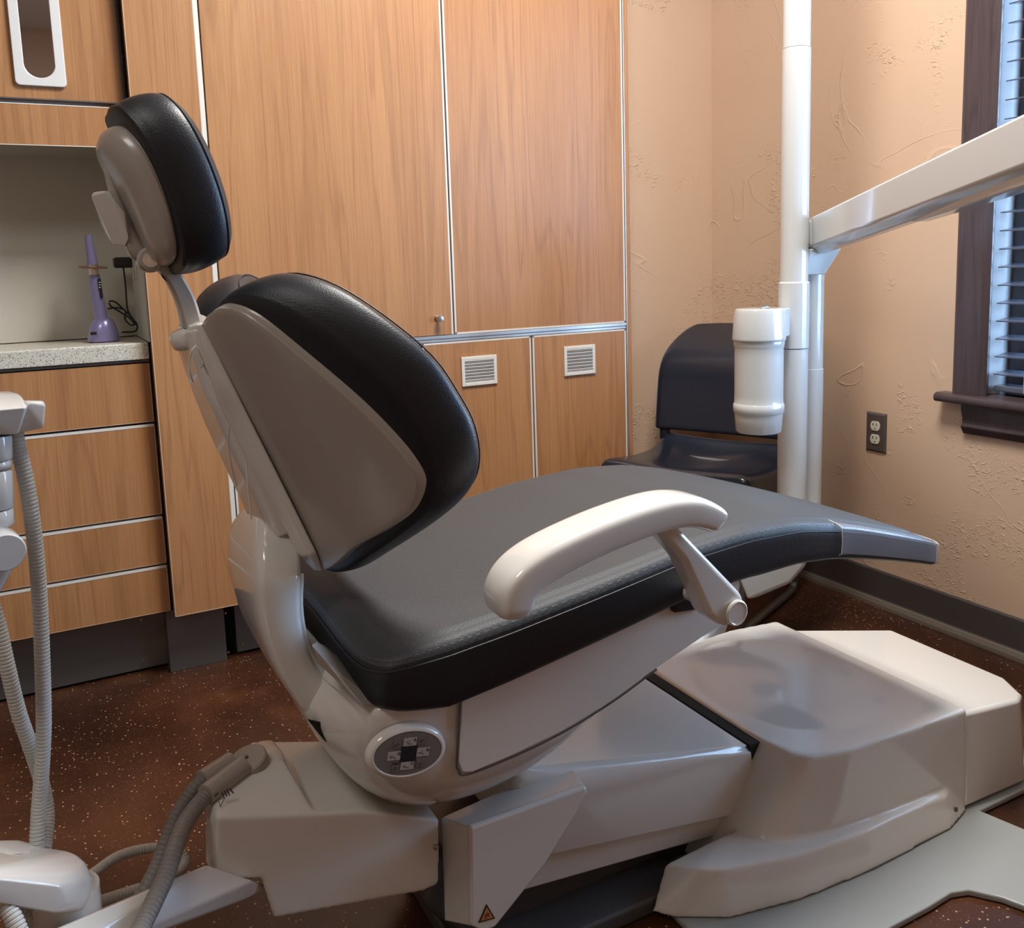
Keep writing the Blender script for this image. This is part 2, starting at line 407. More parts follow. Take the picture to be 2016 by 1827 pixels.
box('sash', (WX+.094, 1.385, .72), (WX+.118, 1.453, 2.2), 'trimwood', win, .002)
box('glass_pane', (WX+.104, .215, .72), (WX+.108, 1.39, 2.2), 'glass', win, 0)
bl = empty('window_blind', (WX+.05, .8, .66), 'dark horizontal slat blind hanging inside the right-hand window', 'blind')
z = .7255
while z < 2.18:
    t = math.radians(-8)
    box_v, box_f = box_vf((-.025, .235, -.0014), (.025, 1.441, .0014))
    R4 = Matrix.Translation((WX+.046, 0, z)) @ Matrix.Rotation(t, 4, 'Y')
    link('slat', raw([R4 @ Vector(p) for p in box_v], box_f), 'blind', bl, False)
    z += .0455
box('bottom_rail', (WX+.022, .235, .678), (WX+.072, 1.441, .694), 'blind', bl, .003)
for yy in (1.36, .8, .32):
    tube('ladder_cord', [(WX+.0215, yy, .68), (WX+.0215, yy, 2.18)], .0012, 'graypl', bl, 6)
# outside ground, far below sky level
struct(box('outside_ground', (2.6, -3, -.2), (8, 6, .35), plain('outside_hedge', (.05, .07, .05), .8), bevel=0))
# ------------------------------------------------------------------ outlet
ou = empty('wall_outlet', (WX, 1.782, .52), 'brown double power outlet with two ivory sockets on the peach wall', 'outlet')
yc = 1.782; zc = .5205
bm_pts = []
for (h, v, d) in ((.0355, .0585, .0), (.0355, .0585, .002), (.030, .053, .006)):
    bm_pts += [(WX-d, yc+s*h, zc+t*v) for s in (-1, 1) for t in (-1, 1)]
hull('cover_plate', bm_pts, 'brownplate', ou, .0008, 2)
for s in (1, -1):
    zz = zc+s*.0195
    ol = [(.0165*math.cos(2*PI*k/28), max(-.0138, min(.0138, .0175*math.sin(2*PI*k/28)))) for k in range(28)]
    so = link('socket', raw(*prism_vf([(yc+a, zz+b) for a, b in ol], 0, WX-.0085, WX-.004)), 'ivory', ou, True, .0006, 1)
    link('slot', join([box_vf((WX-.0088, yc+a-.0011, zz+.0005), (WX-.0084, yc+a+.0011, zz+.0085)) for a in (-.006, .006)] +
         [box_vf((WX-.0088, yc+.006, zz+.003), (WX-.0084, yc+.0095, zz+.0048)), box_vf((WX-.0088, yc-.0018, zz-.0095), (WX-.0084, yc+.0018, zz-.0058))]), 'ink', so, False)
lathe('screw', [(.0001, 0), (.003, 0), (.0026, .0012), (.0001, .0014)], 'chrome', ou, (WX-.006, yc, zc), (-1, 0, 0), 12)
# ================================================================== CABINETS  (front plane y = 2.35)
FY = 2.35
def door(parent, name, x0, x1, z0, z1, mat, edge=('l', 'r', 'b', 't'), y=FY, th=.02, ew=.0055, emat='edge'):
    d = box(name, (x0, y, z0), (x1, y+th, z1), mat, parent, .0008, 1)
    es = []
    if 'l' in edge: es.append(box_vf((x0-.0006, y-.0006, z0), (x0+ew, y+.006, z1)))
    if 'r' in edge: es.append(box_vf((x1-ew, y-.0006, z0), (x1+.0006, y+.006, z1)))
    if 'b' in edge: es.append(box_vf((x0, y-.0006, z0-.0006), (x1, y+.006, z0+ew)))
    if 't' in edge: es.append(box_vf((x0, y-.0006, z1-ew), (x1, y+.006, z1+.0006)))
    if es: link('edge_band', join(es), emat, d, False)
    return d
def cab(name, x0, x1, z0, z1, label, cat_='cabinet', group=None, y=FY, depth=.38, mat='alu'):
    t = empty(name, ((x0+x1)/2, y+.02, z0), label, cat_, group)
    box('carcass', (x0+.001, y+.021, z0), (x1-.001, y+depth, z1), 'gap' if mat is None else mat, t, .001, 1)
    return t
UZ, LZ = .848, .832
tall = [(.4022, 1.0465, 'wood', 'tall upper cherry laminate cabinet with a small round knob, behind the headrest'),
        (1.0465, 1.650, 'wood3', 'tall upper cherry laminate cabinet without a knob, next to the peach corner')]
for i, (x0, x1, mt, lab) in enumerate(tall):
    t = cab('upper_cabinet', x0, x1, UZ-.002, 2.55, lab, 'cabinet', 'tall upper cabinets')
    d = door(t, 'door', x0+(.0035 if i == 0 else .0035), x1-.003 if i == 0 else x1-.006, UZ, 2.545, mt, ('r',) if i == 0 else ('l', 'r', 'b'), ew=.0045)
    if i == 0:
        kx, kz = at(861, 627, FY).x, at(861, 627, FY).z
        lathe('knob', [(.0001, 0), (.0095, 0), (.0095, .002), (.005, .004), (.005, .013), (.009, .015), (.0095, .024), (.0085, .0265), (.0001, .027)], 'chrome', d, (kx, FY, kz), (0, -1, 0), 24)
low = [(.4022, .9425, 'wood2', 'lower cherry laminate cabinet mostly hidden behind the chair backrest', None),
       (.9425, 1.3005, 'wood', 'lower cherry laminate cabinet with white vent grille, middle of the row', (907, 978, 700, 758)),
       (1.3005, 1.650, 'wood3', 'lower cherry laminate cabinet with white vent grille beside the black guest chair', (1109, 1171, 678, 738))]
for i, (x0, x1, mt, lab, vent) in enumerate(low):
    t = cab('lower_cabinet', x0, x1, .17, LZ-.003, lab, group='lower cabinets in the row')
    d = door(t, 'door', x0+.0035, x1-(.0035 if i < 2 else .006), .172, LZ-.006, mt, ('l', 'r', 't', 'b'), ew=.0045)
    if vent:
        a = at(vent[0], vent[2]+6, FY); b = at(vent[1], vent[3]-2, FY)
        vx0, vx1 = a.x, b.x; vz1 = at((vent[0]+vent[1])/2, (697+704)/2 if i == 1 else 680, FY).z; vz0 = at((vent[0]+vent[1])/2, 758 if i == 1 else 737.5, FY).z
        t2 = d
        hx, hz = (vx1-vx0)/2, (vz1-vz0)/2; cxx, czz = (vx0+vx1)/2, (vz0+vz1)/2
        g = link('vent_grille', join([box_vf((vx0, FY-.006, czz-hz+.0), (vx0+.010, FY, czz+hz)), box_vf((vx1-.010, FY-.006, czz-hz), (vx1, FY, czz+hz)),
                                      box_vf((vx0+.010, FY-.006, czz-hz), (vx1-.010, FY, czz-hz+.010)), box_vf((vx0+.010, FY-.006, czz+hz-.010), (vx1-.010, FY, czz+hz))]), 'white2', d, True, .0012, 2)
        box('vent_recess', (vx0+.009, FY-.0012, czz-hz+.009), (vx1-.009, FY-.0004, czz+hz-.009), 'toe', g, 0)
        ns = 7; h = 2*(hz-.010)/ns
        for k in range(ns):
            zz = czz-hz+.010+h*(k+.5)
            v, f = box_vf((vx0+.0095, -.0010, -h*.44), (vx1-.0095, .0010, h*.44))
            R4 = Matrix.Translation((0, FY-.0038, zz)) @ Matrix.Rotation(math.radians(32), 4, 'X')
            link('vent_slat', raw([R4 @ Vector(p) for p in v], f), 'white2', g, False)
# ledge profile between upper and lower, and end panel at the wall
t = empty('aluminium_ledge', (1.0, FY, .84), 'long aluminium profile running between the upper and lower cabinet doors', 'trim strip')
link('profile', join([box_vf((.399, FY-.002, LZ+.006), (1.650, FY+.02, LZ+.0145)), box_vf((.399, FY-.001, LZ-.003), (1.645, FY+.02, LZ+.003))]), 'alu', t, False)
box('groove', (.40, FY+.001, LZ+.003), (1.642, FY+.02, LZ+.007), 'toe', t, 0)
t = empty('end_panel', (1.67, FY, 0), 'narrow tall end panel closing the cabinet run at the peach wall', 'panel')
box('side', (1.6505, FY+.001, .05), (1.668, BY, 2.55), 'wood', t, .001, 1)
box('edge_strip', (1.6465, FY-.003, .05), (1.6515, FY+.02, 2.55), 'alu', t, .001, 1)
# filler panel
t = empty('filler_panel', (.31, FY, 0), 'narrow full-height cherry panel beside the drawers, toe plate with two screws', 'panel')
fx0, fx1 = .2335, .3905
fp = door(t, 'front', fx0, fx1, .173, 2.55, 'wood2', ('l', 'r', 'b'), y=FY, th=.036, ew=.0016, emat='thinedge')
box('edge_strip', (fx1+.0005, FY-.0002, .173), (.4018, FY+.03, 2.55), 'edge', t, 0)
tp = box('toe_plate', (.216, 2.413, .0), (.362, 2.46, .17), 'toe', t, .001, 1)
for (px, py) in ((444, 1207), (450, 1284)):
    p = at(px, py, 2.413); lathe('screw', [(.0001, 0), (.0035, 0), (.003, .0015), (.0001, .002)], 'chrome', tp, (p.x, 2.413, p.z), (0, -1, 0), 10)
t = empty('toe_kick', (1.0, 2.45, 0), 'grey metal toe kick under the lower cabinets right of the filler panel', 'toe kick')
box('plate', (.392, 2.43, .008), (1.648, 2.47, .17), 'toe', t, .001, 1)
box('foot_gap', (.372, 2.462, 0), (1.648, 2.50, .17), 'gap', t, 0)
for px, py in ((475, 1268),):
    p = at(px+3, py, 2.43); lathe('screw', [(.0001, 0), (.0035, 0), (.003, .0015), (.0001, .002)], 'chrome', t, (p.x, 2.43, p.z), (0, -1, 0), 10)
# drawers
DY = 2.39; dx0, dx1 = -1.0, .2265
t = empty('drawer_cabinet', (-.4, DY+.02, 0), 'four drawer cherry laminate base cabinet with pale edge bands under the speckled worktop', 'cabinet')
box('carcass', (dx0, DY+.021, .173), (dx1+.003, 2.66, .835), 'gap', t, 0)
zs = [.832, .677, .4365, .3065, .178]
for k in range(4):
    zt, zb = zs[k]-.006, zs[k+1]+.0005
    d = box('drawer', (dx0, DY, zb), (dx1, DY+.02, zt-.0), ('wood', 'wood2', 'wood', 'wood3')[k], t, .0008, 1)
    link('edge_band', join([box_vf((dx0, DY-.0006, zb), (dx1, DY+.004, zb+.0013)), box_vf((dx1-.0014, DY-.0006, zb), (dx1+.0006, DY+.004, zt))]), 'thinedge', d, False)
    if k: link('top_band', raw(*box_vf((dx0, DY-.0007, zt-.0055), (dx1-.002, DY+.018, zt+.0008))), 'edge', d, False)
box('rail', (dx0, DY+.004, .829), (dx1+.002, DY+.02, .8345), 'toe', t, 0)
tk = box('toe_plate', (dx0, 2.462, .008), (.216, 2.48, .17), 'toe', t, 0)
for px, py in ((278, 1220), (283, 1300)):
    p = at(px, py, 2.462); lathe('screw', [(.0001, 0), (.0035, 0), (.003, .0015), (.0001, .002)], 'chrome', tk, (p.x, 2.462, p.z), (0, -1, 0), 10)
box('foot_gap', (dx0, 2.478, 0), (.22, 2.5, .17), 'gap', t, 0)
# worktop
WZ = .8785
wt = prism('worktop', [(2.66, .8365), (2.383, .8365), (2.383, WZ-.003), (2.386, WZ), (2.66, WZ)], 0, dx0, .2285, 'counter', None, .002)
tag(wt, 'cream speckled solid worktop on top of the drawer cabinet', 'worktop')
bs = box('backsplash', (dx0, 2.655, WZ+.002), (.2285, 2.67, 1.40), 'grey_lam', None, .001, 1)
tag(bs, 'plain grey laminate backsplash panel behind the worktop niche', 'panel')
sp = box('side_liner', (.2275, 2.362, WZ+.001), (.2332, 2.655, 1.40), 'grey_lam', None, .001, 1)
tag(sp, 'grey laminate side liner at the right end of the worktop niche', 'panel')
# wall cabinet on the left with the towel dispenser opening
t = empty('wall_cabinet', (-.4, 2.42, 1.35), 'cherry wall cabinet above the worktop with a white oval dispenser opening', 'cabinet')
box('carcass', (dx0, DY+.021, 1.352), (.2285, 2.66, 2.55), 'greige', t, 0)
d = box('valance', (dx0, DY, 1.350), (.2285, DY+.02, 1.4435), 'wood3', t, .0006, 1)
link('edge_band', join([box_vf((dx0, DY-.0006, 1.3495), (.2285, DY+.004, 1.3512)), box_vf((dx0, DY-.0006, 1.4415), (.2285, DY+.004, 1.4438))]), 'edge', d, False)
d = box('door', (dx0, DY-.001, 1.4535), (.2205, DY+.02, 2.55), 'wood2', t, .0006, 1)
link('edge_band', join([box_vf((dx0, DY-.0018, 1.4525), (.2205, DY+.004, 1.4555)), box_vf((.2180, DY-.0018, 1.4525), (.2212, DY+.004, 2.55))]), 'toe', d, False)
# dispenser plate with oval opening
pb = at(132, 174, DY); pl = at(30, 165, DY); px0, px1, pz0 = pl.x, pb.x, pb.z
cxo = (px0+px1)/2; hw = (px1-px0)/2; N = 32
zo0 = at(85, 155, DY).z; ow = hw*.60; zo1 = pz0+.30; pz1 = pz0+.335
outer = rrect(cxo, (pz0+pz1)/2, hw, (pz1-pz0)/2, .010, 7)
inner = []
M_ = len(outer)
for k in range(M_):
    a = 2*PI*(k+.5)/M_; c, s = math.cos(a), math.sin(a)
    inner.append((cxo+ow*c, (zo1-ow if s > 0 else zo0+ow)+ow*s))
vs = [(p[0], DY-.010, p[1]) for p in outer]+[(p[0], DY-.010, p[1]) for p in inner]+[(p[0], DY-.001, p[1]) for p in outer]+[(p[0], DY+.012, p[1]) for p in inner]
fs = []
for k in range(M_):
    j = (k+1) % M_
    fs += [(k, j, M_+j, M_+k), (k, 2*M_+k, 2*M_+j, j), (M_+k, M_+j, 3*M_+j, 3*M_+k)]
dp = link('dispenser_plate', raw(vs, fs), 'white2', d, True, .003, 3, angle=50)
box('dispenser_mirror', (cxo-ow-.004, DY-.0075, zo0-.004), (cxo+ow+.004, DY-.0065, zo1+.004), 'mirror', dp, 0)
# ================================================================== DENTAL CHAIR  (axis along x, mid plane y = 1.2)
YC = 1.2
dc = empty('dental_chair', (1.0, YC, 0), 'large dental treatment chair with black upholstery and off-white glossy covers', 'dental chair')
# ---- backrest:  frame  B + a*v + n*t
Bv, av, nv = Vector((.3, 1.2, .643)), Vector((-.356, 0, .934)), Vector((.934, 0, .356))
def mback(y, v, t):
    return Bv+av*v+nv*(2.1*y*y+t)+Vector((0, y, 0))
def mir(pts):
    return pts+[(-a, b) for a, b in reversed(pts) if abs(a) > 1e-6]
rim = mir([(0, .352), (-.045, .362), (-.08, .373), (-.115, .375), (-.148, .353), (-.185, .292), (-.216, .227), (-.236, .167), (-.243, .128), (-.239, .102), (-.22, .075), (-.188, .057), (-.139, .037), (-.093, .011), (-.052, -.006), (0, -.012)])
pad = mir([(0, .348), (-.03, .355), (-.06, .374), (-.10, .388), (-.145, .386), (-.187, .358), (-.222, .307), (-.250, .243), (-.260, .184), (-.262, .143), (-.254, .098), (-.236, .066), (-.20, .040), (-.13, .006), (-.07, -.019), (0, -.026)])
shell_prof = [(.05, .03), (.5, .03), (.9, .028), (.97, .022), (1, .010), (.985, .001), (.95, -.002), (.6, -.001), (.05, .0)]
pillow('backrest_shell', rim, mback, [(s, t) for s, t in shell_prof], 'greige', dc, 88, (0, .18))  # darker than the white covers: dark reflections put into the shell colour
pad_prof = [(.05, .098), (.4, .096), (.7, .092), (.86, .086), (.94, .078), (.985, .064), (1.0, .047), (.996, .030), (.975, .016), (.94, .008), (.8, .008), (.05, .008)]
bp_ = pillow('backrest_cushion', pad, mback, pad_prof, 'vinyl', dc, 88, (0, .18))
P_ = smooth_path([(a, b, 0) for a, b in pad], 120, True)
tube('seam', [mback(p.x*.968, .18+(p.y-.18)*.968, .0735) for p in P_]+[mback(P_[0].x*.968, .18+(P_[0].y-.18)*.968, .0735)], .0011, 'thread', bp_, 6)
# spine cover
rings = []
for v, hy, d in ((-.004, .05, .006), (.03, .066, .016), (.12, .062, .018), (.24, .052, .018), (.33, .048, .017), (.362, .045, .012)):
    yo = .012
    rings.append([Bv+av*v+nv*t+Vector((0, y, 0)) for y, t in ((-hy, .004), (-hy, -d*.35), (-hy+.012, -d), (hy+yo-.012, -d*1.25), (hy+yo, -d*.4), (hy+yo, .004))])
loft('spine_cover', rings, 'white', dc, 0, bevel=.005, seg=3, angle=25)
# rear spine body below (behind the flat band)
rings = []
for (px, py, px2, py2) in ((388, 649, 344, 662), (420, 765, 378, 760), (451, 829, 405, 830), (483, 900, 440, 905), (517, 968, 478, 985), (557, 1060, 503, 1045)):
    a = at(px, py, 1.155); b = at(px2, py2, 1.262)
    rings.append([a+Vector((.03, 0, .01)), a+Vector((-.004, 0, 0)), a+Vector((-.012, .012, 0)), b+Vector((-.004, -.014, 0)), b+Vector((.002, 0, 0)), b+Vector((.04, 0, .01))])
loft('spine_rear_cover', rings, 'white', dc, 0, bevel=.005, seg=3, angle=25)
# top collar, clip and cord
a = at(367, 648, 1.205)
lathe('collar', [(.001, -.018), (.024, -.018), (.027, -.010), (.027, .004), (.022, .010), (.001, .010)], 'white', dc, a+Vector((.004, 0, -.006)), (-.3, 0, 1), 28, sub=1)
c0, c1 = at(383, 683, 1.15), at(402, 722, 1.15)
cl = hull('clip', [at(px, py, y) for px, py in ((375, 690), (386, 678), (404, 715), (396, 727)) for y in (1.128, 1.120)], 'white2', dc, .0015, 2)
tube('clip_cord', [at(378, 692, 1.127), at(372, 712, 1.13), at(374, 735, 1.13), at(380, 752, 1.135)], .0011, 'white2', cl, 6, 12)
tube('cable', [at(398, 710, 1.13), at(412, 745, 1.125), at(432, 800, 1.12), at(452, 838, 1.12), at(470, 875, 1.12), at(484, 905, 1.12), at(488, 960, 1.12), at(495, 1022, 1.12)], .0011, 'white2', dc, 6, 40)
tube('cable', [at(452, 838, 1.12), at(450, 870, 1.13), at(456, 920, 1.14), at(466, 955, 1.15)], .0010, 'white2', dc, 6, 30)
# ---- headrest
Bh, ah, nh = Vector((.156, 1.2, 1.054)), Vector((-.300, 0, .954)), Vector((.954, 0, .300))
def mhead(y, v, t): return Bh+ah*v+nh*(.8*y*y+t-.9*(v-.1)**2)+Vector((0, y, 0))
hp = mir([(0, .196), (-.045, .197), (-.078, .190), (-.102, .168), (-.114, .135), (-.118, .09), (-.116, .045), (-.106, .012), (-.088, -.008), (-.045, -.014), (0, -.015)])
hprof = [(.05, .074), (.5, .071), (.78, .066), (.91, .058), (.975, .048), (1, .034), (.995, .018), (.965, .006), (.92, -.002), (.6, -.004), (.05, -.004)]
hc = pillow('headrest_cushion', hp, mhead, hprof, 'vinyl', dc, 72, (0, .1))
P_ = smooth_path([(a, b, 0) for a, b in hp], 96, True)
tube('seam', [mhead(p.x*.955, .1+(p.y-.1)*.955, .0535) for p in P_+P_[:1]], .0010, 'thread', hc, 6)
hs = mir([(0, .172), (-.045, .171), (-.076, .160), (-.096, .13), (-.101, .09), (-.097, .045), (-.082, .014), (-.045, .004), (0, .004)])
pillow('headrest_shell', hs, lambda y, v, t: mhead(y, v, t*(.72+.33*v/.17)), [(.05, 0), (.9, 0), (.99, -.004), (1, -.010), (.96, -.020), (.82, -.029), (.6, -.034), (.05, -.036)], 'greige', dc, 56, (0, .1))  # shade on the shell put into its greige colour
# slider plate, lever, knuckle and bar
rings = []
for px, py, hw_, th in ((205, 318, .015, .004), (224, 378, .017, .006), (246, 440, .018, .009), (270, 497, .017, .013), (292, 520, .014, .016)):
    p = at(px, py, 1.20)
    rings.append([p+Vector((dx, dy, 0)) for dx, dy in ((-th, -hw_*.7), (-th*.4, -hw_), (th, -hw_), (th, hw_), (-th*.4, hw_), (-th, hw_*.7))])
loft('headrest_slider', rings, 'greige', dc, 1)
lv = []
for px, py, y in ((179, 384, 1.20), (184, 378, 1.20), (212, 374, 1.17), (214, 378, 1.215), (247, 420, 1.175), (254, 470, 1.18), (247, 486, 1.19), (222, 482, 1.21), (200, 445, 1.23), (186, 400, 1.235), (232, 478, 1.24), (240, 400, 1.24)):
    lv.append(at(px, py, y))
hull('release_lever', lv, 'white', dc, .006, 3)
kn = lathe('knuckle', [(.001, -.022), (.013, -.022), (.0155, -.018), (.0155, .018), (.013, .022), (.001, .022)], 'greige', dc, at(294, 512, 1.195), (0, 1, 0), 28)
lathe('pivot_cap', [(.001, 0), (.009, 0), (.009, .003), (.001, .004)], 'silver', kn, at(296, 512, 1.174), (0, -1, 0), 20)
bar = smooth_path([at(300, 508, 1.2), at(330, 532, 1.2), at(352, 566, 1.2), at(367, 600, 1.2), at(378, 642, 1.2)], 24)
rings = []
for i, p in enumerate(bar):
    t = (bar[min(i+1, len(bar)-1)]-bar[max(0, i-1)]).normalized(); s = Vector((0, 1, 0)).cross(t).normalized()
    k = i/(len(bar)-1); w_ = .0085+.0035*k
    rings.append([p+s*(a*w_)+Vector((0, b*.017, 0)) for a, b in ((-1, -.7), (-.7, -1), (.7, -1), (1, -.7), (1, .7), (.7, 1), (-.7, 1), (-1, .7))])
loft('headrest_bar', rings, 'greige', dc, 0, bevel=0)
bx = at(318, 535, 1.195)
hull('bar_bumper', [at(px, py, y) for px, py in ((316, 524), (338, 540), (348, 556), (330, 556), (318, 545)) for y in (1.188, 1.206)], 'black', dc, .001, 1)
# ---- C shaped arm that carries the backrest
AY = 1.12
inner = [(at(px, py, AY).x, at(px, py, AY).z) for px, py in ((622, 1040), (612, 1085), (604, 1140), (601, 1200), (608, 1255), (625, 1300), (656, 1347), (706, 1395), (750, 1425))]
outer = [(at(px, py, AY).x, at(px, py, AY).z) for px, py in ((540, 1030), (522, 1065), (508, 1120), (505, 1185), (518, 1260), (548, 1335), (592, 1402), (652, 1462), (700, 1500))]
def swept(inn, out, y0, y1, r=.3):
    I = smooth_path([(a, 0, b) for a, b in inn], 28); O = smooth_path([(a, 0, b) for a, b in out], 28); rings = []
    ym = (y0+y1)/2; hy = (y1-y0)/2; N = 28
    for p, q in zip(I, O):
        c = (p+q)/2; h = (p-q)/2; rg = []
        for k in range(N):
            t = 2*PI*k/N; cc, ss = math.cos(t), math.sin(t)
            e = 2/5.5
            rg.append(c+h*(math.copysign(abs(cc)**e, cc))+Vector((0, hy*math.copysign(abs(ss)**e, ss), 0))+Vector((0, ym, 0)))
        rings.append(rg)
    return rings
rg_ = swept(inner, outer, AY, 1.345)
for i, r_ in enumerate(rg_):
    k = max(0, 1-i/7); k = k*k*(3-2*k); c_ = sum(r_, Vector())/len(r_)
    rg_[i] = [Vector((p.x, 1.22+(p.y-1.22)*(1-.60*k), p.z)) for p in r_]
loft('recline_arm', rg_, 'white', dc, 0)
tube('arm_rim', [rg_[i][24]+Vector((.0005, .008, 0)) for i in range(6, 25)], .0062, 'white', dc, 12)
tube('groove', [rg_[i][23]+Vector((-.004, .0, 0)) for i in range(6, 25)], .0019, 'toe', dc, 6)
# ---- seat cushion
zx = [(.26, .555), (.285, .566), (.31, .577), (.35, .584), (.48, .598), (.63, .619), (.76, .638), (.88, .646), (.98, .640), (1.06, .624), (1.14, .602), (1.24, .571), (1.34, .538), (1.42, .508)]
tx = [(.26, .05), (.31, .056), (.40, .077), (.60, .070), (.80, .062), (.90, .062), (1.06, .050), (1.30, .040), (1.42, .036)]
def lin(tab, x):
    if x <= tab[0][0]: return tab[0][1]
    for (a, b), (c, d) in zip(tab, tab[1:]):
        if x <= c: return b+(d-b)*(x-a)/(c-a)
    return tab[-1][1]
def zs_(x):
    return (lin(zx, x-.02)+lin(zx, x)*2+lin(zx, x+.02))/4
seat_o = [(.300, 0), (.298, -.10), (.300, -.18), (.312, -.225), (.345, -.246), (.45, -.25), (.60, -.252), (.75, -.252), (.90, -.250), (1.03, -.242), (1.15, -.226), (1.28, -.207), (1.355, -.195), (1.378, -.180), (1.388, -.13), (1.39, 0)]
seat_o = seat_o+[(a, -b) for a, b in reversed(seat_o[1:-1])]
SC = (.85, 0)
def mseat(x, y, t):  # t>0 below the top surface, as a fraction of thickness
    zt = zs_(x)+.006*(1-(y/.25)**2)-.008
    return Vector((x, YC+y, zt-t*lin(tx, x)+(.012 if t <= .001 else .010*(1-t))))
def seat_prof(sc, t): return (sc, t)
sprof = [(.02, 0), (.3, 0), (.6, 0), (.8, 0), (.9, 0), (.95, .02), (.975, .07), (.99, .16), (.998, .30), (1.0, .5), (1.0, .75), (.995, .9), (.985, .97), (.96, 1.0), (.8, 1.0), (.3, 1.0), (.02, 1.0)]
st = pillow('seat_cushion', seat_o, mseat, sprof, 'vinyl', dc, 120, SC)
P_ = smooth_path([(a, b, 0) for a, b in seat_o], 240, True)
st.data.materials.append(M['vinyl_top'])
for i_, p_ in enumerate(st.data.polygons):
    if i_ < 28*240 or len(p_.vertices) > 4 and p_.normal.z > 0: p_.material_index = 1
tube('seam', [mseat(SC[0]+(p.x-SC[0])*.9985, p.y*.9985, .22)+Vector((0, -.0006 if p.y < 0 else .0006, 0)) for p in P_+P_[:1]], .0010, 'thread', st, 6)
def stitches(pts, r, parent, d=Vector((0, 0, 0))):
    link('stitching', join([tube_vf([pts[i]+d, pts[i+1]+d], r, 4) for i in range(0, len(pts)-1, 2)]), 'edge_thread', parent, False)
P6 = smooth_path([(a, b, 0) for a, b in seat_o], 640, True)
stitches([mseat(SC[0]+(p.x-SC[0])*.988, p.y*.988, .07)+Vector((0, 0, .0006)) for p in P6], .0007, st)
# clear toe cover
def mcov(x, y, t):
    p = mseat(x, y, t); return p
rings = []
for i in range(14):
    x = 1.075+(1.372-1.075)*i/13; hy = lin([(1.03, .242), (1.15, .226), (1.28, .207), (1.355, .196), (1.38, .186)], x)+.0035; hy *= (1.0 if i else 1.012)
    zt = zs_(x)+.0045; zb = zs_(x)-lin(tx, x)-.004; rg = []
    for k in range(28):
        t = 2*PI*k/28; cc, ss = math.cos(t), math.sin(t); e = 2/9
        rg.append(Vector((x, YC+hy*math.copysign(abs(cc)**e, cc), (zt+zb)/2+(zt-zb)/2*math.copysign(abs(ss)**e, ss))))
    rings.append(rg)
loft('toe_cover', rings, 'film', dc, 0, caps=False)
for xx in (1.075, 1.372):
    rg = rings[0] if xx < 1.2 else rings[-1]
    tube('toe_cover_hem', rg+[rg[0]], .0008, 'edge', dc, 6)
tube('toe_cover_hem', [at(px, py, y) for px, py, y in ((1286, 936, 1.43), (1300, 932, 1.44), (1318, 937, 1.445), (1370, 945, 1.445), (1420, 951, 1.447), (1480, 969, 1.447), (1560, 997, 1.44), (1648, 1024, 1.42))], .0008, 'edge', dc, 6, 40)
# ---- shroud under the seat
S = [(.250, .512, .500, .470, .205), (.272, .520, .478, .420, .222), (.30, .528, .440, .365, .228), (.34, .530, .405, .318, .230), (.40, .530, .385, .285, .230), (.48, .540, .385, .278, .230),
     (.56, .555, .395, .292, .228), (.62, .562, .418, .335, .226), (.68, .565, .440, .395, .224), (.76, .572, .470, .440, .220), (.86, .580, .498, .478, .212), (.95, .578, .528, .510, .20)]
rings = []
for x, zt, zn, zk, hy in S:
    sh_ = max(0, .050*(1-(x-.250)/.12)); 
    half = [(-hy+.004, zt), (-hy, zt-.01), (-hy, zn+.022), (-hy+.006, zn+.006), (-hy+.03, zn-.35*(zn-zk)), (-hy*.55, zk+.15*(zn-zk)), (-hy*.35, zk)]
    fx = lambda z: x+sh_*min(1, max(0, (z-zk)/(zt-zk)))**.7
    rings.append([Vector((fx(z), YC+y, z)) for y, z in half]+[Vector((fx(z), YC-y, z)) for y, z in reversed(half)])
loft('seat_shroud', rings, 'white', dc, 2)
# black piece put in as the shade inside the arm slot
hull('slot_shade', [at(px, py, y) for px, py in ((604, 1415), (668, 1444), (684, 1434), (672, 1455), (655, 1464), (640, 1460)) for y in (1.085, 1.11)], 'gap', dc, .001, 1)
# rear ledge above the arm slot
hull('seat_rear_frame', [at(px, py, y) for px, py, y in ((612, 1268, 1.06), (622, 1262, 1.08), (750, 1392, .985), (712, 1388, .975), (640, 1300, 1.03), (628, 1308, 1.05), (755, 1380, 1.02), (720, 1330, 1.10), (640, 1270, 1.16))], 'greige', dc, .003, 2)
# side panel on the shroud
pan = [(.420, .505), (.412, .425), (.417, .408), (.430, .404), (.491, .410), (.561, .421), (.643, .443), (.721, .472), (.80, .498), (.87, .515), (.86, .572), (.74, .568), (.60, .550), (.50, .53)]
sp_ = prism('side_panel', pan, 1, .9645, .974, 'white', dc, .002, 2)
tube('panel_groove', [Vector((a, .9665, b)) for a, b in [(.4185, .515), (.4105, .43), (.412, .412), (.424, .4025), (.491, .407), (.561, .418), (.643, .44), (.721, .469)]], .0016, 'toe', sp_, 6, 40)
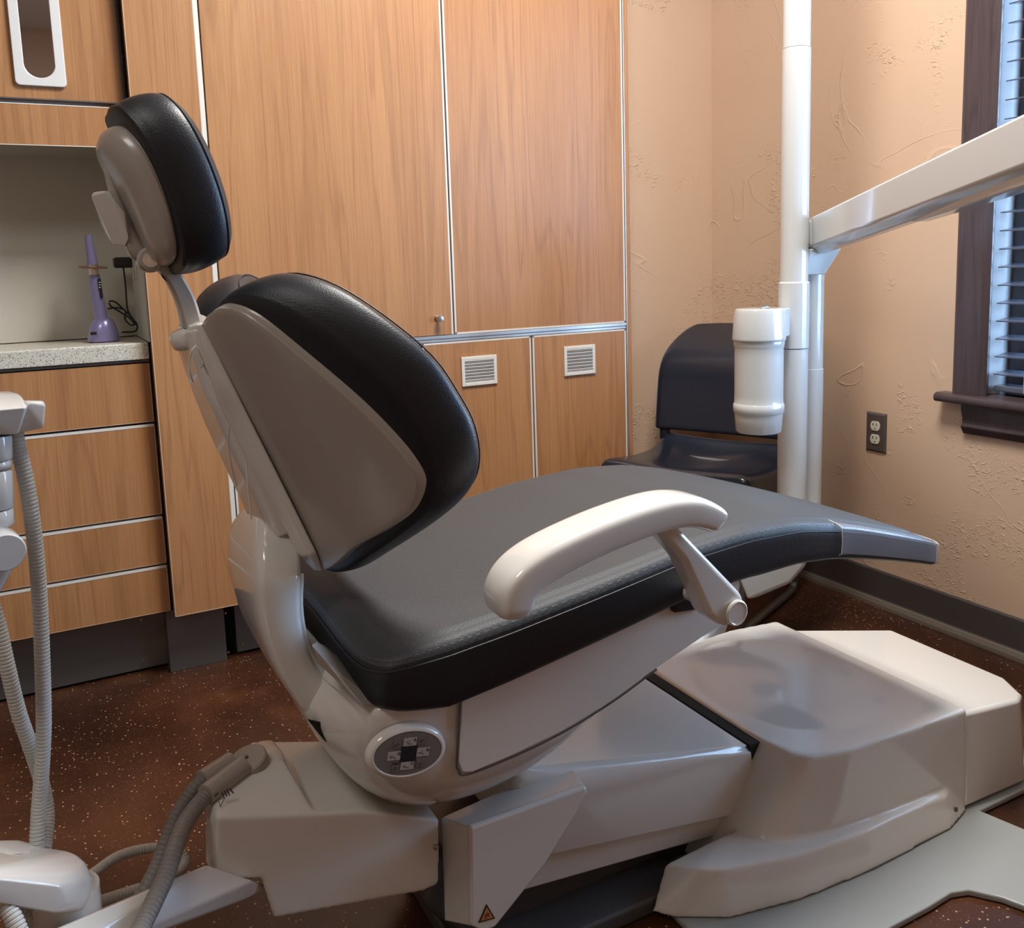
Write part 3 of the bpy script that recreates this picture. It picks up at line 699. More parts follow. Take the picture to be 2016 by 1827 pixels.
# keypad
kc = at(803, 1482, .962)
ux = (at(850, 1478, .962)-at(756, 1487, .962)).normalized(); uz = Vector((0, -1, 0)).cross(ux)*-1
if uz.z < 0: uz = -uz
Mk = Matrix((ux, uz, Vector((0, -1, 0)))).transposed().to_4x4(); Mk.translation = kc
A_, B_ = .0435, .0265
rings = []
for s, t in ((1.20, -.008), (1.15, .0), (1.09, .0022), (1.04, .0026), (1.01, .0016)):
    rings.append([Mk @ Vector((A_*s*math.cos(2*PI*k/56) if s < 1.2 else A_*s*math.cos(2*PI*k/56), (B_+A_*(s-1))*math.sin(2*PI*k/56), t)) for k in range(56)])
kp = loft('keypad_bezel', rings, 'white', dc, 0, caps=False)
mb = link('keypad_membrane', raw([Mk @ Vector((A_*math.cos(2*PI*k/56), B_*math.sin(2*PI*k/56), t)) for t in (.0005, .0022) for k in range(56)], [tuple(range(55, -1, -1)), tuple(range(56, 112))]+[(k, (k+1) % 56, 56+(k+1) % 56, 56+k) for k in range(56)]), 'membrane', kp, False)
def key(cx, cy, hx, hy, mat, nm='key'):
    v, f = box_vf((cx-hx, cy-hy, .0020), (cx+hx, cy+hy, .0028)); return link(nm, raw([Mk @ Vector(p) for p in v], f), mat, kp, False)
key(.0, 0, .0105, .0098, 'screen', 'display')
for cx, cy, ch in ((0.000, .0145, 'A'), (.0185, .0005, 'B'), (.0002, -.0145, 'C'), (-.0185, -.0012, 'D')):
    kk = key(cx, cy, .0085, .0052, 'key')
    text('letter', ch, .0050, Mk @ Matrix.Translation((cx+.0060, cy+.0025, .0030)), 'ink', kk)
    cyx = cx-.0018
    pts = [(-.0045, .0), (-.001, .0006), (.004, -.0022)] if ch in 'BD' else [(-.003, .0015), (0, -.001), (.004, -.0018)]
    tube('chair_icon', [Mk @ Vector((cyx+p, cy+q-.0006, .003)) for p, q in pts], .00035, 'ink', kk, 5)
    ar = [(-.0003, .0022), (.0012, .0022), (.0005, .0)] if ch in 'AB' else [(-.0028, -.0026), (-.0014, -.0026), (-.0021, -.0006)]
    link('arrow_icon', raw([Mk @ Vector((cyx+p, cy+q, .00295)) for p, q in ar], [(0, 1, 2)]), 'ink', kk, False)
for cx, cy in ((-.0165, .0125), (.0150, .0145), (.0170, -.0140), (-.0150, -.0170)):
    kk = key(cx, cy, .0052, .0048, 'key_dim'); key(cx, cy, .0046, .0042, 'membrane').location = (0, -.0003, 0)
    ic = [(cx+.0022*math.cos(a), cy+.0020*math.sin(a)) for a in [PI*k/6 for k in range(11)]]
    tube('icon', [Mk @ Vector((p, q, .0034)) for p, q in ic], .0003, 'ink', kk, 5)
text('start_label', 'START', .0032, Mk @ Matrix.Translation((-.0150, -.0108, .0030)), 'ink', kp)
# ---- armrest
path = smooth_path([at(1000, 1206, .865), at(1002, 1172, .865), at(1018, 1138, .865), at(1058, 1104, .865), at(1130, 1066, .865), at(1210, 1032, .865), at(1290, 1006, .865), at(1345, 1001, .865), at(1384, 1013, .865), at(1394, 1022, .865)], 54)
rings = []
for i, p in enumerate(path):
    t = (path[min(i+1, len(path)-1)]-path[max(0, i-1)]).normalized(); s = t.cross(Vector((0, 1, 0))).normalized()
    if s.z < 0 and i > 10: s = -s
    k = i/(len(path)-1)
    th = lin([(0, .017), (.1, .023), (.3, .022), (.8, .020), (.95, .017), (1, .013)], k); wy = lin([(0, .026), (.06, .032), (.8, .034), (.95, .032), (1, .029)], k)
    rg = []
    for j in range(24):
        a = 2*PI*j/24; cc, ss = math.cos(a), math.sin(a); e = 2/4.2
        rg.append(p+s*(th*math.copysign(abs(ss)**e, ss))+Vector((0, wy*math.copysign(abs(cc)**e, cc), 0)))
    rings.append(rg)
# keep the section direction continuous
ar = loft('armrest', rings, 'white', dc, 1)
lk = [(1288, 1040), (1330, 1030), (1400, 1105), (1462, 1170), (1470, 1205), (1455, 1228), (1425, 1236), (1395, 1215), (1375, 1170), (1345, 1105)]
ln = prism('armrest_link', [(at(px, py, .86).x, at(px, py, .86).z) for px, py in lk], 1, .858, .896, 'white', dc, .009, 4, angle=12)
pc = at(1449, 1206, .856)
lathe('pivot_cap', [(.0001, 0), (.0155, 0), (.0165, .002), (.0175, .002), (.0175, .0045), (.0155, .006), (.014, .0048), (.0001, .0048)], 'white', ln, Vector((pc.x, .858, pc.z)), (0, -1, 0), 36)
lathe('pivot_axle', [(.0001, 0), (.014, 0), (.014, .10), (.0001, .10)], 'white', dc, Vector((pc.x, .89, pc.z)), (0, 1, 0), 24)
hull('armrest_bracket', [Vector((x, y, z)) for x, z in ((.735, .60), (.80, .60), (.80, .545), (.745, .55)) for y in (.955, .99)], 'black', dc, .003, 2)
# ---- lift arm, bracket, hood, base
hull('lift_arm', [(1.012, 1.085, .208), (1.012, 1.40, .208), (1.02, 1.085, .15), (1.02, 1.4, .15), (.995, 1.085, .090), (.995, 1.40, .09), (.66, 1.075, .250), (.66, 1.37, .265), (.60, 1.085, .150), (.60, 1.36, .15), (.56, 1.09, .30), (.56, 1.33, .31), (.54, 1.10, .20), (.54, 1.32, .20)], 'white', dc, .012, 4)
hull('lift_arm_skirt', [(x, y, z) for x, z in ((.975, .10), (.975, .055), (.56, .10), (.60, .165)) for y in (1.098, 1.385)], 'white', dc, .004, 2)
hull('lift_linkage', [(x, y, z) for x, z in ((.50, .0), (.42, .10), (.46, .17), (.60, .15), (1.0, .07), (1.02, .0)) for y in (1.14, 1.35)], 'darkgrey', dc, .012, 3)
br = [(926, 1631), (1155, 1549), (1156, 1560), (1130, 1610), (1076, 1700), (975, 1827), (950, 1835), (928, 1825)]
BY0 = 1.02
bp2 = [(at(px, py, BY0).x, at(px, py, BY0).z) for px, py in br]
bk = prism('side_bracket', bp2, 1, BY0, BY0+.012, 'white', dc, .004, 2)
hull('bracket_side', [at(926, 1631, BY0+.004), at(928, 1825, BY0+.004), at(926, 1631, BY0+.004)+Vector((.012, .0, 0)), at(928, 1825, BY0+.004)+Vector((.012, 0, 0)),
                      Vector((.438, 1.10, .262)), Vector((.45, 1.10, .262)), Vector((.436, 1.10, .10)), Vector((.45, 1.10, .10))], 'white', dc, .003, 2)
hull('bracket_top', [at(926, 1631, BY0+.004), at(1155, 1549, BY0+.004), Vector((.44, 1.10, .262)), Vector((.66, 1.12, .27)), at(926, 1631, BY0+.004)+Vector((0, 0, -.01)), at(1155, 1549, BY0+.004)+Vector((0, 0, -.012)), Vector((.44, 1.10, .25)), Vector((.66, 1.12, .258))], 'white', dc, .003, 2)
box('floor_frame', (.46, 1.06, .001), (.86, 1.42, .03), 'darkgrey', dc, .006)
# warning sticker
tri = [(958, 1780), (942, 1817), (975, 1808)]
T3 = [at(px, py, BY0-.0008) for px, py in tri]; cen = (T3[0]+T3[1]+T3[2])/3
stk = link('warning_sticker', raw(T3+[p+Vector((0, .0006, 0)) for p in T3], [(0, 1, 2), (5, 4, 3), (0, 3, 4, 1), (1, 4, 5, 2), (2, 5, 3, 0)]), 'ink', bk, False)
link('sticker_face', raw([cen+(p-cen)*.76+Vector((0, -.0003, 0)) for p in T3], [(0, 1, 2)]), 'orange', stk, False)
link('crush_symbol', join([([cen+Vector((a*.001, -.0005, b*.001)) for a, b in q], [tuple(range(len(q)))]) for q in
     ([(-4.5, -4), (4.2, -2.5), (4.2, -1.6), (-4.5, -3)], [(-3.5, -1.5), (-1, -1), (0, 2), (-1.2, 3), (-2, .5), (-3.5, 0)], [(.6, -1.2), (3.2, -.6), (2.8, 1.6), (1.4, 3.6), (.8, 3.4)])]), 'ink', stk, False)
# hood
top = [(1.035, 1.09), (1.045, 1.03), (1.065, 1.005), (1.145, .986), (1.425, .976), (1.425, 1.455), (1.30, 1.472), (1.12, 1.455), (1.038, 1.41)]
bot = [(.905, 1.09), (.925, 1.02), (.985, .992), (1.05, .982), (1.44, .978), (1.44, 1.475), (.95, 1.47), (.90, 1.44)]
dome = [[Vector((1.225+.185*q*math.cos(2*PI*k/48), 1.235+.215*q*math.sin(2*PI*k/48), .2105+.018*(1-q*q))) for k in range(48)] for q in [1-.05*i for i in range(20)]]
hull('gap_shade', [(x, y, z) for x, z in ((1.008, .17), (1.045, .17), (1.010, .2085), (1.041, .2085)) for y in (1.090, 1.41)], 'gap', dc, .001, 1)  # black strip put in as the shade of the open gap beside the hood
# foot bar of the hood
fb = [(.770, 1.052), (.790, 1.025), (.869, .978), (.995, .953), (1.155, .944), (1.357, .951), (1.425, .970), (1.440, .985), (1.440, 1.04), (.93, 1.12)]
foot = [(x, y, .014) for x, y in fb]+[(.806, 1.065, .075), (.832, 1.012, .092), (.86, .992, .094), (.99, .968, .084), (1.15, .960, .076), (1.355, .966, .072), (1.41, .985, .066), (1.43, 1.05, .06), (.925, 1.06, .088)]
fuse('base_hood', [[(x, y, .213) for x, y in top]+[(x, y, .014) for x, y in bot], foot]+[[p for r in dome[::2] for p in r]+[(1.05, 1.05, .05), (1.4, 1.05, .05), (1.4, 1.4, .05), (1.05, 1.4, .05)]], 'white', dc, .004, 7)
rb = [(1.428, .986), (1.555, .964), (1.583, .978), (1.620, 1.034), (1.628, 1.31), (1.385, 1.458), (1.428, 1.45)]
hull('base_rear_cover', [(x, y, .200) for x, y in [(1.428, .984), (1.560, .964), (1.586, .976), (1.621, 1.034), (1.628, 1.307), (1.428, 1.43)]]+[(x, y, .016) for x, y in [(1.428, .976), (1.60, .972), (1.660, 1.01), (1.69, 1.05), (1.69, 1.32), (1.45, 1.48)]], 'white', dc, .008, 3, angle=10)
sx = at(1868, 1623, .955); lathe('screw', [(.0001, 0), (.0045, 0), (.0045, .001), (.0001, .0012)], 'darkgrey', dc, Vector((1.382, .9615, .038)), (0, -1, .3), 14)
sx = at(1924, 1557, .99); lathe('screw', [(.0001, 0), (.004, 0), (.004, .0015), (.0001, .0016)], 'darkgrey', dc, (sx.x, .981, sx.z), (.15, -1, .05), 14)
plate = [(.80, .845), (1.16, .845), (1.215, .848), (1.245, .838), (1.275, .80), (1.38, .55), (1.40, .30), (1.62, .30), (1.56, .60), (1.470, .885), (1.452, .962), (1.60, .963), (1.68, .995), (1.722, 1.045), (1.722, 1.33), (1.46, 1.505), (.80, 1.505)]
prism('base_plate', plate, 2, .001, .013, 'graypl', dc, .003, 2)
# ---- rear junction box at the foot of the chair with hose connector
JY = 1.085
jf = [(403, 1619), (403, 1700), (431, 1738), (509, 1734), (520, 1740), (540, 1809), (831, 1756), (858, 1745), (865, 1733), (865, 1614), (715, 1597), (620, 1603), (560, 1600), (430, 1612)]
def jpt(px, py, d=0): return at(px, py, JY+d)
jbody = [p+Vector((0, d, 0)) for p in [jpt(*q) for q in ((540, 1809), (831, 1756), (858, 1745), (865, 1733), (865, 1614), (715, 1597), (560, 1605), (515, 1730))] for d in (0, .21)]
tw = []
for px, py, y in ((405, 1610, JY+.03), (427, 1610, JY), (620, 1603, JY), (408, 1560, JY+.06), (436, 1498, JY+.10), (470, 1478, JY+.12), (512, 1458, JY+.16), (536, 1456, JY+.17), (552, 1475, JY+.12), (560, 1500, JY+.08), (600, 1560, JY+.10), (628, 1600, JY+.16), (405, 1700, JY+.03), (427, 1730, JY), (600, 1730, JY), (410, 1600, JY+.20), (530, 1462, JY+.20), (600, 1560, JY+.2)):
    tw.append(at(px, py, y))
jb = fuse('junction_box', [jbody, tw, [at(px, py, y) for px, py, y in ((715, 1597, JY+.02), (620, 1603, JY+.01), (860, 1612, JY+.02), (596, 1522, JY+.20), (677, 1505, JY+.20), (760, 1560, JY+.20), (860, 1640, JY+.2), (620, 1640, JY+.2))]], 'white', dc, .003, 5)
sc1 = at(858, 1667, JY-.001); lathe('screw', [(.0001, 0), (.0045, 0), (.0038, .003), (.0001, .004)], 'chrome', jb, sc1, (0, -1, 0), 14)
# connector
cc0 = at(487, 1494, 1.175); axn = Vector((-.25, -.16, .93)).normalized()
cn = lathe('hose_connector', [(.0001, -.03), (.024, -.03), (.026, -.012), (.026, 0), (.024, .002), (.0001, .0025)], 'greige', dc, cc0, axn, 36, bevel=0)
lathe('connector_pin', [(.0001, 0), (.0026, 0), (.0022, .003), (.0001, .0035)], 'toe', cn, cc0+axn*.002, axn, 12)
for (p0, p1, y0, y1) in (((478, 1508), (405, 1565), 1.16, 1.12), ((455, 1500), (398, 1537), 1.175, 1.15)):
    a, b = at(*p0, y0), at(*p1, y1)
    tube('elbow', [a, a.lerp(b, .5), b], .0135, 'greige', cn, 18)
dec = []
for (x0, y0, x1, y1) in ((437, 1560, 441, 1570), (441, 1557, 447, 1568), (446, 1553, 452, 1566), (451, 1551, 460, 1562), (422, 1568, 430, 1561)):
    a, b = at(x0, y0, 1.106), at(x1, y1, 1.102); d_ = (b-a); n_ = Vector((0, -1, .2)).cross(d_).normalized()*.0008
    dec.append(([a-n_, a+n_, b+n_, b-n_], [(0, 1, 2, 3)]))
t_ = [at(443, 1570, 1.104), at(430, 1575, 1.104), at(434, 1588, 1.098)]
for i in range(3):
    a, b = t_[i], t_[(i+1) % 3]; n_ = Vector((0, -1, .2)).cross(b-a).normalized()*.0004
    dec.append(([a-n_, a+n_, b+n_, b-n_], [(0, 1, 2, 3)]))
link('warning_label', join(dec), 'ink', jb, False)
# ================================================================== LIGHT POST
lp = empty('light_post', (1.72, 1.70, 0), 'tall white enamelled post with swing-out beam standing behind the foot of the dental chair', 'equipment post')
pc_ = at(1561, 740, 1.70); PX, PY = pc_.x, 1.70
z1, z2, z3, z4 = at(1575, 92, 1.68).z, at(1565, 556, 1.67).z, at(1561, 688, 1.67).z, .30
lathe('upper_pole', [(.0001, z1+.001), (.0335, z1+.001), (.0335, 2.69), (.0001, 2.69)], 'enamel', lp, (PX, PY, 0), None, 40)
lathe('middle_pole', [(.0001, z2), (.0350, z2), (.0350, z1-.001), (.0335, z1), (.0001, z1)], 'enamel', lp, (PX, PY, 0), None, 40)
lathe('pole_collar', [(.0001, z3+.001), (.0385, z3+.001), (.039, z2-.002), (.036, z2+.001), (.0001, z2+.001)], 'enamel', lp, (PX, PY, 0), None, 40)
lathe('lower_pole', [(.0001, z4), (.0375, z4), (.0372, z3-.001), (.0001, z3)], 'enamel', lp, (PX, PY, 0), None, 40)
qx, qy = PX+.092, PY+.03
zb0, zb1 = at(1610, 540, qy).z, at(1600, 724, qy).z
lathe('rear_pole', [(.0001, .28), (.0345, .28), (.0345, zb1-.001), (.033, zb1), (.033, zb0), (.0001, zb0)], 'enamel', lp, (qx, qy, 0), None, 40)
zc0 = at(1612, 490, qy).z
hull('beam_bracket', [(qx+.036*math.cos(a), qy+.034*math.sin(a), zb0) for a in [2*PI*k/20 for k in range(20)]]+[(qx-.055+.10*s, qy+t*.05, zc0) for s, t in ((0, -1), (0, 1), (1.15, -.9), (1.15, .9))]+[(qx-.055, qy-.03, zb0)], 'enamel', lp, .003, 2)
piv = at(1608, 460, 1.715); e1 = at(2016, 288, .90); dirb = (e1-piv).normalized()
hull('beam_knuckle', [piv+Vector((dx, dy, dz)) for dx, dy, dz in ((-.05, -.036, -.036), (-.05, .036, -.036), (-.05, -.03, .036), (-.05, .03, .036), (.03, -.04, -.036), (.03, .036, -.036), (.02, -.04, .038), (.02, .036, .038), (.042, -.04, -.01), (.042, -.04, .015))], 'enamel', lp, .012, 4)
side = dirb.cross(Vector((0, 0, 1))).normalized(); upb = side.cross(dirb).normalized()
rings = []
for s_, h in ((.02, .037), (.95, .039), (1.15, .040)):
    p = piv+dirb*s_
    sec = [(-.030, .9), (-.026, 1.0), (.026, 1.0), (.030, .9), (.030, -.95), (.026, -1.12), (.012, -1.5), (-.012, -1.5), (-.026, -1.12), (-.030, -.95)]
    rings.append([p+side*a+upb*(b*h) for a, b in sec])
loft('beam', rings, 'enamel', lp, 0, bevel=.004, seg=2, angle=30)
lathe('pivot_disc', [(.0001, -.046), (.036, -.046), (.039, -.042), (.039, .040), (.0001, .042)], 'enamel', lp, piv+Vector((-.004, 0, 0)), side, 36)
cap_ = piv+dirb*.55-upb*.057
hull('beam_cover', [cap_+dirb*a+side*b+upb*c for a, b, c in ((0, -.010, 0), (0, .010, 0), (.03, -.016, -.006), (.03, .016, -.006), (.42, -.02, -.012), (.42, .02, -.012), (.45, -.02, .02), (.45, .02, .02), (0, 0, .01))], 'enamel', lp, .004, 2)
# casting that carries the poles
hull('post_foot', [at(px, py, 1.62) for px, py in ((1440, 1110), (1470, 1186), (1556, 1150), (1582, 1120), (1592, 1020), (1532, 1000))]+[Vector((PX-.02, 1.745, .34)), Vector((PX+.15, 1.79, .33)), Vector((PX+.15, 1.77, .22)), Vector((PX-.02, 1.72, .17)), Vector((PX+.14, 1.68, .335))], 'enamel', lp, .014, 4, angle=12)
hull('post_outrigger', [(1.10, 1.49, .015), (1.24, 1.49, .015), (1.10, 1.49, .16), (1.24, 1.49, .18), (1.30, 1.60, .17), (1.45, 1.62, .20), (1.30, 1.70, .28), (1.5, 1.68, .30), (1.3, 1.62, .28)], 'enamel', lp, .01, 3)
# canister clamped on the post
cq = at(1494, 700, 1.66); Mx, My = cq.x, 1.66
ct, cb, cr = at(1500, 607, 1.66).z, at(1487, 850, 1.66).z, .060
zz = lambda py: at(1492, py, 1.60).z
k1, k2, k3 = at(1492, 668, 1.60).z, at(1492, 803, 1.60).z, at(1492, 822, 1.60).z
can = empty('water_canister', (Mx, My, cb), 'white cylindrical canister with a ribbed ring held on the left of the white post', 'canister')
lathe('body', [(.0001, cb), (cr*.88, cb), (cr*.93, cb+.004), (cr*.98, k3-.002), (cr*1.0, k3-.001), (cr*1.025, k3+.001), (cr*1.04, (k2+k3)/2), (cr*1.025, k2-.002), (cr*1.0, k2), (cr*.99, k2+.002), (cr*.985, k2+.02), (cr*.985, k1-.05), (cr*.985, k1-.028), (cr*.99, k1-.026), (cr*1.02, k1-.02), (cr*1.02, k1-.012), (cr*.99, k1-.006), (.0001, k1)], 'enamel', can, (Mx, My, 0), None, 44)
for o_ in (can.children[-1],): pass
lathe('holder_head', [(.0001, k1-.010), (cr*1.05, k1-.010), (cr*1.075, k1-.008), (cr*1.075, k1-.004), (cr*1.0, ct-.010), (cr*.95, ct-.001), (cr*.9, ct), (.0001, ct)], 'enamel', can, (Mx, My, 0), None, 44)
hull('clamp', [Vector((Mx+.01, My-.055, k1-.008)), Vector((PX-.042, PY-.03, k1-.006)), Vector((Mx+.01, My-.052, ct-.004)), Vector((PX-.042, PY-.03, ct-.004)), Vector((Mx+.01, My+.055, k1-.006)), Vector((PX-.042, PY+.03, k1-.006)), Vector((Mx+.01, My+.052, ct-.004)), Vector((PX-.042, PY+.03, ct-.004))], 'enamel', can, .003, 2)
tube('latch', [Vector((Mx-.012, My-.02, ct+.003)), Vector((Mx+.005, My-.022, ct+.0045)), Vector((Mx+.02, My-.01, ct+.003))], .0035, 'chrome', can, 8)
# ================================================================== GUEST CHAIR
FLc, FRc = at(1180, 903, .455, 2), at(1474, 940, .455, 2)
gw = (FRc-FLc); wid = gw.length; gw.normalize(); gd = Vector((-gw.y, gw.x, 0))
if gd.x < 0: gd = -gd
O0 = (FLc+FRc)/2
gc = empty('guest_chair', (O0.x+gd.x*.2, O0.y+gd.y*.2, 0), 'black moulded plastic guest chair with tube frame in the corner behind the dental chair', 'chair')
def g3(u, v, z): return Vector((O0.x, O0.y, 0))+gw*u+gd*(v*.86)+Vector((0, 0, z))
rows = []
hwid = wid/2
for v, dz in ((.020, -.110), (.006, -.060), (.0, -.014), (.010, -.001), (.04, .0), (.10, -.006), (.18, -.014), (.27, -.018), (.35, -.014), (.41, .004), (.44, .024)):
    row = []
    for i in range(15):
        s = -1+2*i/14; u = hwid*s*(1 if v < .3 else 1-.06*(v-.3)/.14)
        sad = -.010*(1-s*s)*(1 if v > .02 else .9) - (.004*math.cos(s*PI*2) if .05 < v < .4 else 0)
        rows_z = .455+dz+sad
        if abs(s) > .93: rows_z -= .006
        row.append(g3(u, v, rows_z))
    sid = g3(-hwid-.003, v, .455+dz-.075), g3(hwid+.003, v, .455+dz-.085)
    rows.append([sid[0]]+row+[sid[1]])
def grid_vf(rows):
    n = len(rows[0]); return [p for r in rows for p in r], [(i*n+j, i*n+j+1, (i+1)*n+j+1, (i+1)*n+j) for i in range(len(rows)-1) for j in range(n-1)]
so = link('seat', raw(*grid_vf(rows)), 'navyblack', gc, sub=2)
sm = so.modifiers.new('solid', 'SOLIDIFY'); sm.thickness = .008; sm.offset = 0
so.modifiers.move(1, 0)
def backpt(s, q):
    tl = .030*q*1.2
    hw2 = hwid*1.04; cz = .487+.335*q
    # rounded upper corners
    r = .36
    lim = 1.0
    if q > 1-r: lim = 1-.30*(1-math.sqrt(max(0, 1-((q-(1-r))/r)**2)))
    u = hw2*s*lim
    return g3(u, .44+.05*q+.030*(1-s*s)*(.6+.4*q)-.02+.7*max(0, q-.5)**2, cz)
rows = [[backpt(-1+2*i/16, q) for i in range(17)] for q in (0, .04, .15, .3, .45, .6, .7, .78, .85, .91, .95, .98, .995, 1.0)]
bo = link('backrest', raw(*grid_vf(rows)), 'navyblack', gc, sub=1)
sm = bo.modifiers.new('solid', 'SOLIDIFY'); sm.thickness = .010; sm.offset = 0
bo.modifiers.move(1, 0)
for s in (-1, 1):
    hull('back_support', [g3(s*hwid*.92+a, .425+b, z) for a in (-.014, .014) for b, z in ((.0, .45), (.03, .45), (.0, .52), (.03, .53))], 'navyblack', gc, .004, 2)
    u = s*(hwid-.02)
    tube('sled_leg', [g3(u, .10, .43), g3(u, .035, .40), g3(u, .015, .30), g3(u, .0, .06), g3(u, .015, .022), g3(u, .06, .0125), g3(u, .25, .0125), g3(u, .42, .0125), g3(u, .47, .03), g3(u, .46, .08), g3(u, .42, .30), g3(u, .40, .42)], .0115, 'toe', gc, 14, 66)
tube('cross_tube', [g3(-hwid+.02, .30, .425), g3(hwid-.02, .30, .425)], .010, 'toe', gc, 12)
# ================================================================== CURING LIGHT ON THE WORKTOP
b0 = at(205, 668, 2.50); bx_, by_ = at(204, 664, WZ, 2).x, 2.50
bx_ = at(204, 668, 2.50).x; sc_l = 1
def cx_(px, py, y=2.50): return at(px, py, y)
cu = empty('curing_light', (bx_, 2.50, WZ), 'violet cordless curing light standing in its violet charging base on the worktop', 'dental tool')
x0, x1 = cx_(171, 668).x, cx_(236, 668).x; hw_ = (x1-x0)/2; xm = (x0+x1)/2
rings = []
for k_, zz_ in ((1.0, 0), (1.0, .004), (.97, .010), (.90, .028), (.78, .044), (.60, .056), (.42, .062)):
    rings.append([Vector((xm+.10*hw_*(1-k_)*4*.5+hw_*k_*math.cos(2*PI*j/32), 2.50+hw_*.9*k_*math.sin(2*PI*j/32), WZ+zz_*1.0)) for j in range(32)])
cb_ = loft('charging_base', rings, 'purple', cu, 1)
pA, pB = cx_(200, 640), cx_(183, 545); 
tube('handpiece', [cx_(202, 645), cx_(196, 610), cx_(189, 570), cx_(185, 541)], lambda t: .0165*(1-.22*t), 'purple', cu, 24, 16)
tube('metal_ring', [cx_(185, 541), cx_(182.5, 520)], .0115, 'silver', cu, 24)
tube('light_guide', [cx_(182.5, 521), cx_(180, 505), cx_(177, 485), cx_(174, 466), cx_(173, 463)], lambda t: .0130*(1-.36*min(1, t*1.3)), 'purple', cu, 24, 20)
hull('tip', [cx_(168, 464)+Vector((0, d, 0)) for d in (-.006, .006)]+[cx_(179, 465)+Vector((0, d, 0)) for d in (-.006, .006)]+[cx_(170, 470)+Vector((0, d, 0)) for d in (-.006, .006)]+[cx_(180, 474)+Vector((0, d, 0)) for d in (-.006, .006)], 'purple', cu, .002, 2)
sh = lathe('light_shield', [(.0001, -.001), (.034, -.001), (.034, .001), (.0001, .001)], 'amber', cu, cx_(183, 526), (.05, -.10, 1), 32)
hull('button_panel', [at(px, py, 2.482) for px, py in ((193, 547), (198, 548), (203, 586), (199, 588))]+[at(px, py, 2.487) for px, py in ((193, 547), (198, 548), (203, 586), (199, 588))], 'black', cu, .001, 1)
for py in (556, 561, 566):
    p = at(196.5, py, 2.481); box('indicator', (p.x-.002, 2.4805, p.z-.001), (p.x+.002, 2.482, p.z+.001), 'edge', cu, 0)
p = at(182, 655, 2.50); 
bdg = box('badge', (p.x-.007, 2.46, p.z-.004), (p.x+.008, 2.4625, p.z+.004), 'black', cu, .001, 2)
# charger and cord
ch = empty('wall_charger', (.18, 2.6, 1.03), 'black plug-in charger block on the socket above the worktop', 'charger')
a = at(222, 507, 2.58); b = at(262, 527, 2.58)
box('block', (a.x, 2.56, b.z), (b.x, 2.60, a.z), 'black', ch, .006, 3)
tube('cord', [at(243, 527, 2.58), at(247, 560, 2.58), at(249, 590, 2.575), at(252, 612, 2.57), at(262, 628, 2.56), at(270, 640, 2.55), at(266, 652, 2.54), at(240, 654, 2.52)], .0022, 'black', ch, 8, 60)
tube('cord', [at(214, 593, 2.57), at(226, 594, 2.57), at(240, 606, 2.57), at(256, 622, 2.56), at(265, 636, 2.55), at(258, 640, 2.55), at(246, 628, 2.56), at(247, 612, 2.57), at(230, 606, 2.57), at(212, 608, 2.57)], .0022, 'black', ch, 8, 70)
tube('cord', [at(214, 596, 2.565), at(220, 604, 2.565), at(238, 615, 2.56), at(255, 626, 2.555), at(267, 640, 2.55)], .0022, 'black', ch, 8, 40)
pl_ = empty('socket_strip', (.222, 2.55, 1.0), 'white flat socket plate on the side liner beside the black charger', 'outlet')
box('plate', (.2235, 2.50, at(270, 548, .2265, 0).z), (.2272, 2.585, at(262, 500, .2265, 0).z), 'ivory', pl_, .001, 2)
box('slot', (.2230, 2.512, at(273, 545, .2265, 0).z), (.2236, 2.520, at(273, 530, .2265, 0).z), 'ink', pl_, 0)
# ================================================================== ASSISTANT UNIT (left edge)
au = empty('instrument_holder_unit', (-.09, 1.05, .4), 'white articulated instrument holder with jointed column at the left edge, in front of the drawers', 'dental unit')
# ---- pivoting arm under the junction box
hull('swing_arm', [at(px, py, y) for px, py, y in ((405, 1703, 1.06), (190, 1792, 1.0), (-20, 1885, .93), (500, 1735, 1.075), (521, 1742, 1.11), (512, 1756, 1.10), (490, 1768, 1.08), (455, 1780, 1.06), (340, 1827, 1.02), (180, 1890, .97), (0, 1950, .90), (480, 1745, 1.2), (405, 1715, 1.22))], 'white', au, .008, 3, angle=10)
Y1 = 1.02
def P1(px, py, y=Y1): return at(px, py, y)
hull('pivot_housing', [P1(px, py, y) for px, py, y in ((-60, 1665, 1.07), (100, 1668, 1.07), (150, 1675, 1.05), (183, 1705, 1.02), (186, 1750, 1.01), (170, 1790, .99), (120, 1800, .97), (-60, 1770, .95), (-60, 1720, .95), (60, 1746, .965), (130, 1742, .975), (100, 1790, 1.1), (-60, 1780, 1.1), (150, 1780, 1.07))], 'white', au, .014, 4, angle=10)
lathe('pivot_column', [(.0001, 0), (.034, 0), (.034, .06), (.0001, .06)], 'white', au, P1(140, 1850, 1.03), None, 30)
hull('housing_cap', [P1(px, py, y) for px, py, y in ((-40, 1655, 1.08), (35, 1653, 1.09), (90, 1666, 1.09), (100, 1682, 1.05), (40, 1680, 1.03), (-40, 1690, 1.03))], 'white2', au, .005, 3)
hull('holder_tray', [P1(px, py, y) for px, py, y in ((-60, 775, 1.09), (30, 774, 1.09), (42, 778, 1.08), (55, 800, 1.05), (35, 855, 1.05), (-60, 858, 1.05), (-60, 812, 1.03), (50, 802, 1.04), (20, 770, 1.13), (-60, 772, 1.13), (45, 850, 1.12))], 'white2', au, .003, 3)
hull('holder_end', [P1(px, py, y) for px, py, y in ((50, 790, 1.05), (84, 789, 1.06), (90, 797, 1.055), (86, 842, 1.055), (34, 853, 1.06), (40, 852, 1.10), (85, 840, 1.10), (88, 792, 1.10), (45, 788, 1.11))], 'white2', au, .003, 3)
